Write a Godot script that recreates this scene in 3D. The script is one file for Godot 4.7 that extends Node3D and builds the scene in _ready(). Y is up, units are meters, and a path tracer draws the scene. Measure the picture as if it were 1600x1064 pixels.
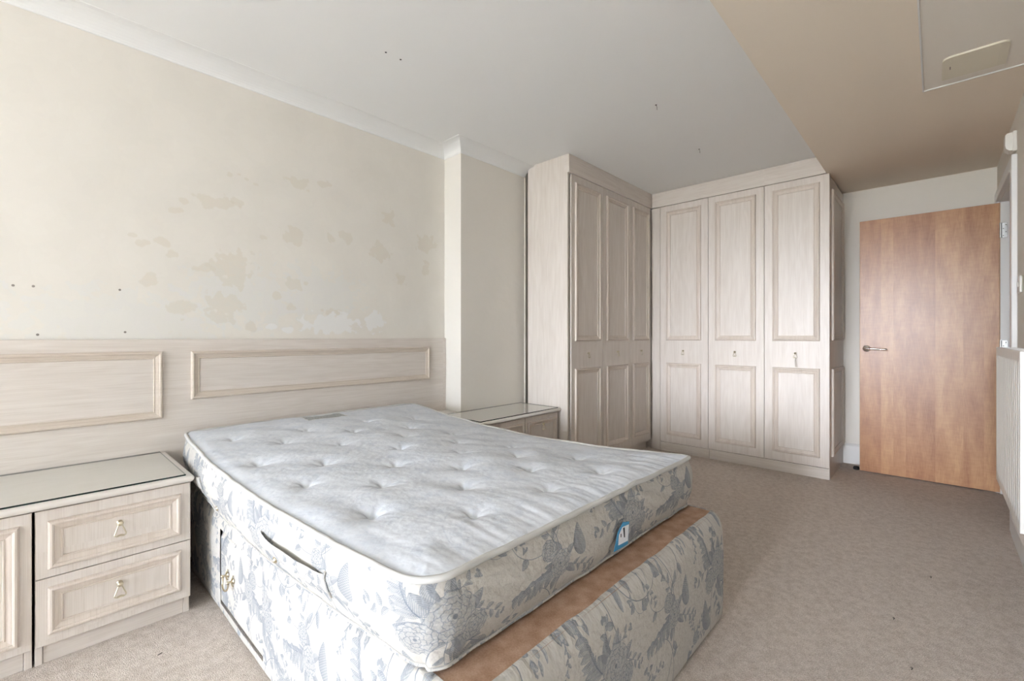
extends Node3D
# Bedroom with a divan bed, fitted wardrobes and bedside units. Metres, y up.
# The headboard wall is z = -2.655, the wardrobe wall is x = 4.78, the door and radiator wall is z = 0.318,
# the window wall is x = -5.5.

const WALL_Z := -2.655
const PIER_X := 2.105
const PIER_Z := -2.47
const BACK_X := 4.78
const RIGHT_Z := 0.318
const FRONT_X := -5.5
const CEIL := 2.44
const SOFFIT := 2.30
const SIDE_X0 := -5.3
const SIDE_X1 := -3.2
const SIDE_Y0 := 0.10
const SIDE_Y1 := 2.30

var M := {}
var used := {}

# ------------------------------------------------------------------ mesh builder
class MB:
	var v := PackedVector3Array()
	var n := PackedVector3Array()
	var t := PackedVector2Array()
	var ix := PackedInt32Array()
	var off := Vector2.ZERO

	func planar(p: Vector3, nn: Vector3) -> Vector2:
		var a := nn.abs()
		if a.x >= a.y and a.x >= a.z:
			return Vector2(p.z, -p.y) + off
		if a.y >= a.z:
			return Vector2(p.x, p.z) + off
		return Vector2(p.x, -p.y) + off

	# convex polygon, turned so that it faces «out»
	func face(pts: Array, out: Vector3) -> void:
		var nn := Vector3.ZERO
		for i in pts.size():
			var a: Vector3 = pts[i]
			var b: Vector3 = pts[(i + 1) % pts.size()]
			nn += a.cross(b)
		nn = nn.normalized()
		var rev := false
		if nn.dot(out) < 0.0:
			nn = -nn
			rev = true
		var s := v.size()
		for p in pts:
			v.append(p)
			n.append(nn)
			t.append(planar(p, nn))
		for i in range(1, pts.size() - 1):
			if rev:
				ix.append_array(PackedInt32Array([s, s + i, s + i + 1]))
			else:
				ix.append_array(PackedInt32Array([s, s + i + 1, s + i]))

	func box(lo: Vector3, hi: Vector3, bev := 0.0) -> void:
		var c := (lo + hi) * 0.5
		var h := (hi - lo) * 0.5
		var b: float = min(bev, min(h.x, min(h.y, h.z)) * 0.9)
		for ax in 3:
			var u := (ax + 1) % 3
			var w := (ax + 2) % 3
			for s in [-1.0, 1.0]:
				var pts := []
				for q in [[-1, -1], [1, -1], [1, 1], [-1, 1]]:
					var p := Vector3.ZERO
					p[ax] = s * h[ax]
					p[u] = q[0] * (h[u] - b)
					p[w] = q[1] * (h[w] - b)
					pts.append(c + p)
				var o := Vector3.ZERO
				o[ax] = s
				face(pts, o)
		if b <= 0.0:
			return
		for ax in 3:
			var u := (ax + 1) % 3
			var w := (ax + 2) % 3
			for su in [-1.0, 1.0]:
				for sw in [-1.0, 1.0]:
					var pts := []
					for k in [[-1.0, 0], [1.0, 0], [1.0, 1], [-1.0, 1]]:
						var p := Vector3.ZERO
						p[ax] = k[0] * (h[ax] - b)
						p[u] = su * (h[u] - (b if k[1] == 1 else 0.0))
						p[w] = sw * (h[w] - (0.0 if k[1] == 1 else b))
						pts.append(c + p)
					var o := Vector3.ZERO
					o[u] = su
					o[w] = sw
					face(pts, o)
		for sx in [-1.0, 1.0]:
			for sy in [-1.0, 1.0]:
				for sz in [-1.0, 1.0]:
					var s := Vector3(sx, sy, sz)
					var pts := []
					for ax in 3:
						var p := Vector3(sx * (h.x - b), sy * (h.y - b), sz * (h.z - b))
						p[ax] = s[ax] * h[ax]
						pts.append(c + p)
					face(pts, s)

	# a sheet of rows of points with smooth normals; «uvs» may be given per point
	func sheet(rows: Array, closed := false, flip := false, uvs: Array = [], skip := {}) -> void:
		var R := rows.size()
		var C: int = rows[0].size()
		var s := v.size()
		for r in R:
			var row: PackedVector3Array = rows[r]
			var up: PackedVector3Array = rows[min(r + 1, R - 1)]
			var dn: PackedVector3Array = rows[max(r - 1, 0)]
			for c in C:
				var a := row[(c + 1) % C] if closed else row[min(c + 1, C - 1)]
				var b := row[(c - 1 + C) % C] if closed else row[max(c - 1, 0)]
				var nn := (a - b).cross(up[c] - dn[c])
				nn = nn.normalized() if nn.length() > 1e-12 else Vector3.UP
				if flip:
					nn = -nn
				v.append(row[c])
				n.append(nn)
				t.append(uvs[r][c] if uvs.size() else planar(row[c], nn))
		for r in R - 1:
			for c in (C if closed else C - 1):
				if skip.has(Vector2i(r, c)):
					continue
				var a := s + r * C + c
				var b := s + r * C + (c + 1) % C
				var d := a + C
				var e := b + C
				if flip:
					ix.append_array(PackedInt32Array([a, b, e, a, e, d]))
				else:
					ix.append_array(PackedInt32Array([a, e, b, a, d, e]))

	func tube(path: Array, r: float, sides := 8, closed := false, squash := 1.0) -> void:
		var rows := []
		var k := path.size()
		var last := Vector3.ZERO
		for i in (k + 1 if closed else k):
			var p: Vector3 = path[i % k]
			var a: Vector3 = path[(i + 1) % k] if closed else path[min(i + 1, k - 1)]
			var b: Vector3 = path[(i - 1 + k) % k] if closed else path[max(i - 1, 0)]
			var d := (a - b).normalized()
			var side := last - d * last.dot(d)
			if side.length() < 0.1:
				side = d.cross(Vector3.UP if abs(d.y) < 0.9 else Vector3.RIGHT)
			side = side.normalized()
			last = side
			var up := side.cross(d).normalized()
			var row := PackedVector3Array()
			for q in sides:
				var g := TAU * q / sides
				row.append(p + side * cos(g) * r + up * sin(g) * r * squash)
			rows.append(row)
		sheet(rows, true, true)
		if not closed:
			for e in [0, rows.size() - 1]:
				var pts := []
				for q in rows[e]:
					pts.append(q)
				var p0: Vector3 = path[0] if e == 0 else path[k - 1]
				var p1: Vector3 = path[1] if e == 0 else path[k - 2]
				face(pts, p0 - p1)

	# profile of [radius, height] turned about «axis» through «at»
	func lathe(at: Vector3, axis: Vector3, prof: Array, sides := 16) -> void:
		var w := axis.normalized()
		var u := w.cross(Vector3.UP if abs(w.y) < 0.9 else Vector3.RIGHT).normalized()
		var q := w.cross(u)
		var rows := []
		for p in prof:
			var row := PackedVector3Array()
			for k in sides:
				var g := TAU * k / sides
				row.append(at + w * p[1] + (u * cos(g) + q * sin(g)) * max(p[0], 1e-5))
			rows.append(row)
		sheet(rows, true, false)

	# raised moulding round a rectangle: profile of [inset, height], corners mitred
	func frame(o: Vector3, U: Vector3, V: Vector3, N: Vector3, w: float, h: float, prof: Array) -> void:
		for i in prof.size() - 1:
			var a: Array = prof[i]
			var b: Array = prof[i + 1]
			var la := loop4(o, U, V, N, w, h, a)
			var lb := loop4(o, U, V, N, w, h, b)
			for k in 4:
				var j := (k + 1) % 4
				var mid: Vector3 = (la[k] + la[j]) * 0.5
				var cen := o + U * w * 0.5 + V * h * 0.5
				var outw := (mid - cen)
				outw = (outw - N * outw.dot(N)).normalized()
				var dn: float = b[0] - a[0]
				var dh: float = b[1] - a[1]
				var out := N * dn + outw * dh
				if out.length() < 1e-9:
					out = N
				face([la[k], la[j], lb[j], lb[k]], out)

	func loop4(o: Vector3, U: Vector3, V: Vector3, N: Vector3, w: float, h: float, p: Array) -> Array:
		var d: float = p[0]
		var z: Vector3 = N * p[1]
		return [o + U * d + V * d + z, o + U * (w - d) + V * d + z, o + U * (w - d) + V * (h - d) + z, o + U * d + V * (h - d) + z]

	# flat polygon (any winding, may be concave) given in two axes, thickened along N
	func slab(o: Vector3, U: Vector3, V: Vector3, N: Vector3, poly: PackedVector2Array, thick: float) -> void:
		var tri := Geometry2D.triangulate_polygon(poly)
		for i in range(0, tri.size(), 3):
			var pts := []
			var pts2 := []
			for k in 3:
				var p := poly[tri[i + k]]
				pts.append(o + U * p.x + V * p.y + N * thick)
				pts2.append(o + U * p.x + V * p.y)
			face(pts, N)
			face(pts2, -N)
		var ccw := not Geometry2D.is_polygon_clockwise(poly)
		for i in poly.size():
			var a := poly[i]
			var b := poly[(i + 1) % poly.size()]
			var e := b - a
			var out2 := Vector2(e.y, -e.x) if ccw else Vector2(-e.y, e.x)
			var A := o + U * a.x + V * a.y
			var B := o + U * b.x + V * b.y
			face([A, B, B + N * thick, A + N * thick], U * out2.x + V * out2.y)

	func mesh() -> ArrayMesh:
		var arr := []
		arr.resize(Mesh.ARRAY_MAX)
		arr[Mesh.ARRAY_VERTEX] = v
		arr[Mesh.ARRAY_NORMAL] = n
		arr[Mesh.ARRAY_TEX_UV] = t
		arr[Mesh.ARRAY_INDEX] = ix
		var m := ArrayMesh.new()
		m.add_surface_from_arrays(Mesh.PRIMITIVE_TRIANGLES, arr)
		return m

# ------------------------------------------------------------------ scene helpers
func numbered(called: String) -> String:
	var k: int = used.get(called, -1) + 1
	used[called] = k
	return called if k == 0 else "%s_%03d" % [called, k]

func thing(called: String, label: String, category: String, at := Vector3.ZERO, group := "") -> Node3D:
	var o := Node3D.new()
	o.name = numbered(called)
	o.position = at
	add_child(o)
	o.set_meta("label", label)
	o.set_meta("category", category)
	if group:
		o.set_meta("group", group)
	return o

# meshes are written in room coordinates; a part undoes its thing's place
func part(parent: Node3D, called: String, mb: MB, mat: Material, label := "") -> MeshInstance3D:
	var o := MeshInstance3D.new()
	o.name = called
	o.mesh = mb.mesh()
	o.material_override = mat
	o.cast_shadow = GeometryInstance3D.SHADOW_CASTING_SETTING_ON
	if parent.get_parent() == self and not parent is MeshInstance3D:
		o.position = -parent.position
	if label:
		o.set_meta("label", label)
	parent.add_child(o, true)
	return o

func struct(called: String, mb: MB, mat: Material, label: String, category: String) -> MeshInstance3D:
	var o := MeshInstance3D.new()
	o.name = called
	o.mesh = mb.mesh()
	o.material_override = mat
	add_child(o)
	o.set_meta("kind", "structure")
	o.set_meta("label", label)
	o.set_meta("category", category)
	return o

func single(called: String, mb: MB, mat: Material, label: String, category: String, group := "") -> MeshInstance3D:
	var o := MeshInstance3D.new()
	o.name = numbered(called)
	o.mesh = mb.mesh()
	o.material_override = mat
	add_child(o)
	o.set_meta("label", label)
	o.set_meta("category", category)
	if group:
		o.set_meta("group", group)
	return o

func rgb(r: float, g: float, b: float) -> Color:
	return Color(r / 255.0, g / 255.0, b / 255.0)

func mat(c: Color, rough := 0.6, metal := 0.0, spec := 0.5) -> StandardMaterial3D:
	var m := StandardMaterial3D.new()
	m.albedo_color = c
	m.roughness = rough
	m.metallic = metal
	m.metallic_specular = spec
	return m

func noise(sd: int, freq: float, oct := 3) -> FastNoiseLite:
	var f := FastNoiseLite.new()
	f.noise_type = FastNoiseLite.TYPE_SIMPLEX_SMOOTH
	f.seed = sd
	f.frequency = freq
	f.fractal_type = FastNoiseLite.FRACTAL_FBM
	f.fractal_octaves = oct
	return f

func ntex(sd: int, freq: float, size := 512, oct := 4, normal := false, bump := 4.0) -> NoiseTexture2D:
	var q := NoiseTexture2D.new()
	q.noise = noise(sd, freq, oct)
	q.width = size
	q.height = size
	q.seamless = true
	q.as_normal_map = normal
	q.bump_strength = bump
	return q

func tex(im: Image) -> ImageTexture:
	return ImageTexture.create_from_image(im)

# ------------------------------------------------------------------ textures
# limed ash: fine pores and soft cathedral figure along the image's height
func ash_image(w: int, h: int, sd: int, ca: Color, cb: Color, figure: float) -> Image:
	var fine := noise(sd, 1.0, 2)
	var wide := noise(sd + 1, 1.0, 3)
	var warp := noise(sd + 2, 1.0, 2)
	var data := PackedByteArray()
	data.resize(w * h * 3)
	var R := 0.62
	var i := 0
	for y in h:
		var fy := float(y)
		for x in w:
			var g := TAU * x / w
			var cx := cos(g) * w / TAU
			var cz := sin(g) * w / TAU
			var f1 := fine.get_noise_3d(cx * R, cz * R, fy * 0.010)
			var f2 := wide.get_noise_3d(cx * 0.03, cz * 0.03, fy * 0.004)
			var wp := warp.get_noise_3d(cx * 0.012, cz * 0.012, fy * 0.0045)
			var ring := sin(wp * figure + f2 * 2.0)
			var pore: float = max(0.0, f1 - 0.08) * 1.5
			var k: float = clamp(0.30 + 0.22 * f2 + 0.09 * ring + pore * 0.6 + 0.06 * f1, 0.0, 1.0)
			var c := ca.lerp(cb, k)
			data[i] = int(c.r * 255.0)
			data[i + 1] = int(c.g * 255.0)
			data[i + 2] = int(c.b * 255.0)
			i += 3
	return Image.create_from_data(w, h, false, Image.FORMAT_RGB8, data)

# veneer of a flush door: vertical leaves, ripple across the grain
func veneer_image(w: int, h: int) -> Image:
	var fine := noise(71, 1.0, 2)
	var rip := noise(72, 1.0, 2)
	var cloud := noise(73, 1.0, 3)
	var edges := [0.0, 0.17, 0.265, 0.36, 0.575, 0.765, 0.90, 1.01]
	var tones := [0.62, 0.30, 0.50, 0.66, 0.30, 0.46, 0.36]
	var light := rgb(200, 154, 110)
	var dark := rgb(146, 92, 61)
	var data := PackedByteArray()
	data.resize(w * h * 3)
	var i := 0
	for y in h:
		for x in w:
			var fx := float(x) / w
			var leaf := 0
			while fx >= edges[leaf + 1]:
				leaf += 1
			var f1 := fine.get_noise_2d(x * 0.55, y * 0.02 + leaf * 90.0)
			var f2 := rip.get_noise_2d(x * 0.02 + leaf * 40.0, y * 0.085)
			var f3 := cloud.get_noise_2d(x * 0.022 + leaf * 17.0, y * 0.0045)
			var k: float = clamp(tones[leaf] * 0.75 + f1 * 0.22 + f2 * 0.09 + f3 * 0.34, 0.0, 1.0)
			var c := light.lerp(dark, k)
			data[i] = int(c.r * 255.0)
			data[i + 1] = int(c.g * 255.0)
			data[i + 2] = int(c.b * 255.0)
			i += 3
	return Image.create_from_data(w, h, false, Image.FORMAT_RGB8, data)

# emulsion on the headboard wall with its old stains and flaked patches
func stained_wall_image(w: int, h: int) -> Image:
	var x0 := -1.0
	var ww := PIER_X + 1.0
	var base := rgb(236, 231, 222)
	var spots := [[0.712, 1.91, 0.015, 0.011], [0.75, 1.92, 0.016, 0.009], [0.79, 1.907, 0.013, 0.008], [0.838, 1.89, 0.02, 0.014], [1.062, 1.95, 0.063, 0.032], [1.197, 1.984, 0.047, 0.02], [0.522, 1.731, 0.023, 0.013], [0.645, 1.757, 0.087, 0.034], [0.743, 1.781, 0.031, 0.021], [0.482, 1.679, 0.026, 0.016], [0.316, 1.535, 0.018, 0.012], [0.364, 1.506, 0.028, 0.017], [0.433, 1.519, 0.032, 0.021], [0.473, 1.466, 0.037, 0.019], [0.595, 1.416, 0.038, 0.022], [0.72, 1.427, 0.087, 0.098], [0.384, 1.334, 0.031, 0.029], [0.509, 1.215, 0.054, 0.043], [0.688, 1.229, 0.08, 0.08], [0.865, 1.612, 0.025, 0.018], [1.024, 1.638, 0.074, 0.044], [1.244, 1.672, 0.028, 0.029], [1.344, 1.688, 0.043, 0.035], [1.642, 1.862, 0.05, 0.047], [1.576, 1.623, 0.066, 0.066], [1.931, 1.734, 0.087, 0.064], [1.727, 1.461, 0.044, 0.038], [1.94, 1.56, 0.03, 0.056], [1.024, 1.372, 0.049, 0.038], [0.94, 1.303, 0.023, 0.022], [1.012, 1.247, 0.027, 0.02], [1.092, 1.38, 0.015, 0.013], [0.806, 1.128, 0.032, 0.024], [1.245, 1.215, 0.069, 0.027]]
	var pale := [[1.259, 1.155, 0.166, 0.065], [1.535, 1.175, 0.067, 0.065], [0.906, 1.13, 0.034, 0.017], [0.999, 1.112, 0.03, 0.015]]
	var film := [[0.30, 1.13, 0.38, 0.16], [0.786, 1.28, 0.274, 0.164], [1.168, 1.316, 0.263, 0.157]]
	var ragged := noise(31, 14.0, 3)
	var mott := noise(32, 3.0, 4)
	var im := Image.create(w, h, false, Image.FORMAT_RGB8)
	var sets := [[film, rgb(233, 231, 226), 0.6], [spots, rgb(226, 218, 203), 0.5], [pale, rgb(241, 239, 236), 0.9]]
	for y in h:
		for x in w:
			var m := mott.get_noise_2d(float(x) / w * ww, float(y) / h * CEIL) * 0.014
			im.set_pixel(x, y, Color(base.r + m, base.g + m, base.b + m))
	for s in sets:
		for e in s[0]:
			var ex: float = e[2] * 1.5
			var ey: float = e[3] * 1.5
			for y in range(max(0, int((CEIL - e[1] - ey) / CEIL * h)), min(h, int((CEIL - e[1] + ey) / CEIL * h) + 1)):
				for x in range(max(0, int((e[0] - ex - x0) / ww * w)), min(w, int((e[0] + ex - x0) / ww * w) + 1)):
					var px := x0 + (x + 0.5) / w * ww
					var py := CEIL - (y + 0.5) / h * CEIL
					var d := Vector2((px - e[0]) / e[2], (py - e[1]) / e[3]).length()
					d += ragged.get_noise_2d(px, py) * 0.85
					if d < 1.0:
						var k: float = clamp((1.0 - d) / 0.14, 0.0, 1.0) * float(s[2])
						im.set_pixel(x, y, im.get_pixel(x, y).lerp(s[1], k))
	return im

# ---- flowered ticking, drawn as a field of ink 0..1
const TN := 1024
var ink := PackedFloat32Array()
var rng := RandomNumberGenerator.new()

func dab(x: float, y: float, r: float, val: float, over := false) -> void:
	var k := int(ceil(r))
	for yy in range(int(y) - k, int(y) + k + 1):
		for xx in range(int(x) - k, int(x) + k + 1):
			var d := Vector2(xx - x, yy - y).length()
			if d < r:
				var i := posmod(yy, TN) * TN + posmod(xx, TN)
				var e: float = val * clamp((r - d) / 1.2, 0.0, 1.0)
				ink[i] = lerp(ink[i], val, clamp((r - d) / 1.2, 0.0, 1.0)) if over else max(ink[i], e)

func stroke(a: Vector2, b: Vector2, c: Vector2, w0: float, w1: float, val: float) -> void:
	var len := a.distance_to(b) + b.distance_to(c)
	var k := int(len / 1.6) + 2
	for i in k + 1:
		var s := float(i) / k
		var p := a.lerp(b, s).lerp(b.lerp(c, s), s)
		dab(p.x, p.y, lerp(w0, w1, s), val)

func leaf(at: Vector2, ang: float, len: float, wid: float, tone: float) -> void:
	var d := Vector2.from_angle(ang)
	var q := d.orthogonal()
	var bend := rng.randf_range(-0.22, 0.22) * len
	var k := int(len / 1.3)
	for i in k:
		var s := float(i) / k
		var w := wid * pow(sin(PI * pow(s, 0.75)), 0.8)
		var mid := at + d * len * s + q * bend * sin(PI * s)
		var j := -w
		while j <= w:
			var p := mid + q * j
			var hatch := 0.20 * sin((s * len * 0.9 + abs(j) * 0.8)) + (0.10 if j > 0 else -0.06)
			dab(p.x, p.y, 1.3, clamp(tone + hatch, 0.05, 1.0), true)
			j += 1.2
		dab(mid.x + q.x * w, mid.y + q.y * w, 1.5, 0.85)
		dab(mid.x - q.x * w, mid.y - q.y * w, 1.3, 0.75)
	stroke(at, at + d * len * 0.5 + q * bend * 1.6, at + d * len, 1.5, 0.9, 0.85)

func rose(at: Vector2, R: float) -> void:
	for ring in 4:
		var rr: float = R * [1.0, 0.76, 0.52, 0.28][ring]
		var petals: int = [9, 7, 5, 4][ring]
		var a0 := rng.randf() * TAU
		for p in petals:
			var a := a0 + TAU * p / petals
			var c := at + Vector2.from_angle(a) * rr * 0.62
			var pr := rr * 0.52
			var k := int(pr * 1.4)
			for i in k:
				var g := TAU * i / k
				for f in [0.2, 0.4, 0.6, 0.8]:
					var q: Vector2 = c + Vector2.from_angle(g) * pr * f
					dab(q.x, q.y, 4.0, 0.16 + 0.12 * f + 0.07 * sin(g * 9.0 + p), true)
			for i in k * 2:
				var g := TAU * i / (k * 2.0)
				var edge := pr * (1.0 + 0.08 * sin(g * 7.0 + p))
				var q := c + Vector2.from_angle(g) * edge
				if cos(g - a) > -0.35:
					dab(q.x, q.y, 1.7, 0.78, true)
			for hq in 4:
				var g := a + (hq - 1.5) * 0.35
				stroke(c + Vector2.from_angle(g) * pr * 0.25, c + Vector2.from_angle(g + 0.1) * pr * 0.6, c + Vector2.from_angle(g) * pr * 0.92, 1.2, 0.6, 0.5)
	dab(at.x, at.y, R * 0.12, 0.7, true)

func acanthus(at: Vector2, ang: float, len: float, side: float) -> void:
	var d := Vector2.from_angle(ang)
	var q := d.orthogonal() * side
	for i in 9:
		var s := float(i) / 8.0
		var p := at + d * len * s + q * len * 0.35 * s * s
		leaf(p, ang + side * (0.9 - 0.9 * s) * 0.8 + side * s * 0.6, len * (0.42 - 0.2 * s), len * 0.07, 0.42)
		leaf(p, ang - side * (0.8 - 0.3 * s), len * (0.32 - 0.16 * s), len * 0.055, 0.5)
	stroke(at, at + d * len * 0.5 + q * len * 0.05, at + d * len + q * len * 0.35, 3.0, 1.2, 0.85)

func scroll(at: Vector2, ang: float, R: float, side: float) -> void:
	var p := at
	var a := ang
	for i in 46:
		var s := i / 45.0
		var step := R * 0.16 * (1.0 - s * 0.78)
		var nx := p + Vector2.from_angle(a) * step
		stroke(p, (p + nx) * 0.5, nx, 2.6 * (1.0 - 0.6 * s), 2.4 * (1.0 - 0.6 * s), 0.75)
		if i % 6 == 4 and s < 0.75:
			leaf(p, a - side * 1.0, R * 0.34 * (1.0 - s * 0.6), R * 0.07, 0.5)
		p = nx
		a += side * (0.06 + 0.20 * s)

func plume(at: Vector2, ang: float, len: float, wid: float) -> void:
	var d := Vector2.from_angle(ang)
	var q := d.orthogonal()
	var k := int(len / 1.2)
	for i in k:
		var s := float(i) / k
		var w := wid * sqrt(max(0.0, sin(PI * pow(s, 1.4))))
		var mid := at + d * len * s + q * wid * 0.5 * sin(PI * s)
		var j := -w
		while j <= w:
			var p := mid + q * j
			var cross: float = 0.12 * (sin(s * len * 0.75 + j * 0.35) + sin(s * len * 0.75 - j * 0.35))
			dab(p.x, p.y, 1.3, clamp(0.52 + cross + 0.14 * j / wid, 0.0, 1.0), true)
			j += 1.2
		dab(mid.x + q.x * w, mid.y + q.y * w, 1.6, 0.85)
		dab(mid.x - q.x * w, mid.y - q.y * w, 1.6, 0.7)

func spray(at: Vector2, ang: float, len: float) -> void:
	var bend := rng.randf_range(-0.5, 0.5)
	var d := Vector2.from_angle(ang)
	var tip := at + d.rotated(bend) * len
	var mid := at + d * len * 0.55
	stroke(at, mid, tip, 2.2, 1.0, 0.7)
	for i in 7:
		var s := (i + 1) / 7.5
		var p := at.lerp(mid, s).lerp(mid.lerp(tip, s), s)
		leaf(p, ang + bend * s + (0.85 if i % 2 else -0.85), len * 0.20, len * 0.045, 0.45)
	for b in 3:
		var p := tip + Vector2.from_angle(ang + bend + (b - 1) * 0.7) * len * 0.07
		dab(p.x, p.y, len * 0.035, 0.55, true)

func draw_ticking() -> void:
	ink.resize(TN * TN)
	ink.fill(0.0)
	rng.seed = 9
	var c := [Vector2(210, 250), Vector2(720, 760)]
	for m in 2:
		var o: Vector2 = c[m]
		var s := 1.0 if m == 0 else -1.0
		for k in 5:
			spray(o + Vector2(rng.randf_range(-60, 60), rng.randf_range(-40, 60)), TAU * k / 5.0 + 0.4 * m, rng.randf_range(150, 230))
		scroll(o + Vector2(s * 40, 70), 1.2 if s > 0 else 1.9, 190, s)
		scroll(o + Vector2(-s * 60, -60), -1.0 if s > 0 else -2.1, 170, -s)
		acanthus(o + Vector2(-s * 30, 60), 2.2 if s > 0 else 0.95, 230, -s)
		acanthus(o + Vector2(s * 70, -30), -0.7 if s > 0 else -2.4, 190, s)
		plume(o + Vector2(s * 150, 120), 1.9 if s > 0 else 1.25, 170, 42)
		for k in 7:
			leaf(o + Vector2.from_angle(k * 0.9) * 55, k * 0.9 + rng.randf_range(-0.3, 0.3), rng.randf_range(70, 105), rng.randf_range(17, 26), 0.5)
		rose(o + Vector2(-s * 20, -10), 72)
		rose(o + Vector2(s * 85, 50), 54)
		rose(o + Vector2(-s * 95, 62), 44)
		leaf(o + Vector2(s * 20, -70), -1.3, 90, 20, 0.55)
	var d := [Vector2(720, 250), Vector2(210, 760)]
	for m in 2:
		var o: Vector2 = d[m]
		var s := 1.0 if m == 0 else -1.0
		scroll(o, -1.5, 180, s)
		scroll(o + Vector2(0, 20), 1.6, 200, -s)
		acanthus(o + Vector2(s * 10, 0), 0.6 if s > 0 else 2.5, 210, s)
		spray(o + Vector2(-s * 30, 40), 2.7 if s > 0 else 0.4, 210)
		spray(o + Vector2(s * 20, -60), -1.1 if s > 0 else -2.0, 200)
		for k in 5:
			leaf(o + Vector2(0, 30) + Vector2.from_angle(k * 1.25) * 40, k * 1.25, rng.randf_range(60, 90), rng.randf_range(14, 22), 0.5)
		rose(o + Vector2(0, 25), 52)
		rose(o + Vector2(s * 60, -50), 36)
		plume(o + Vector2(-s * 120, -100), 1.7, 140, 34)
	for e in [Vector2(470, 500), Vector2(980, 10), Vector2(470, 20), Vector2(985, 500)]:
		for k in 4:
			spray(e + Vector2(rng.randf_range(-30, 30), rng.randf_range(-30, 30)), TAU * k / 4.0 + rng.randf(), rng.randf_range(90, 140))
		rose(e, 28)

func ticking_image(base: Color, dye: Color, strength: float, soft: float, step: int) -> Image:
	var w := TN / step
	var cloud := noise(55, 0.012, 3)
	var data := PackedByteArray()
	data.resize(w * w * 3)
	var i := 0
	for y in w:
		for x in w:
			var k := 0.0
			if step == 1:
				k = ink[y * TN + x]
			else:
				for yy in step:
					for xx in step:
						k += ink[(y * step + yy) * TN + x * step + xx]
				k /= step * step
			var weave := 0.012 * (1.0 if (x + y) % 2 == 0 else -1.0)
			k = clamp(k * strength + soft * cloud.get_noise_2d(x * step, y * step), 0.0, 1.0)
			var c := base.lerp(dye, k)
			data[i] = int(clamp(c.r + weave, 0.0, 1.0) * 255.0)
			data[i + 1] = int(clamp(c.g + weave, 0.0, 1.0) * 255.0)
			data[i + 2] = int(clamp(c.b + weave, 0.0, 1.0) * 255.0)
			i += 3
	return Image.create_from_data(w, w, false, Image.FORMAT_RGB8, data)

func carpet_image(n: int) -> Image:
	var a := noise(91, 0.32, 2)
	var b := noise(92, 0.035, 3)
	var light := rgb(240, 230, 221)
	var dark := rgb(188, 173, 160)
	var data := PackedByteArray()
	data.resize(n * n * 3)
	var rg := RandomNumberGenerator.new()
	rg.seed = 5
	var i := 0
	for y in n:
		for x in n:
			var g := TAU * x / n
			var r := n / TAU
			var k: float = 0.42 + 0.55 * a.get_noise_3d(cos(g) * r, sin(g) * r, y) + 0.30 * b.get_noise_3d(cos(g) * r, sin(g) * r, y) + rg.randf_range(-0.28, 0.28)
			var c := light.lerp(dark, clamp(k, 0.0, 1.0))
			data[i] = int(c.r * 255.0)
			data[i + 1] = int(c.g * 255.0)
			data[i + 2] = int(c.b * 255.0)
			i += 3
	return Image.create_from_data(n, n, false, Image.FORMAT_RGB8, data)

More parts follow.
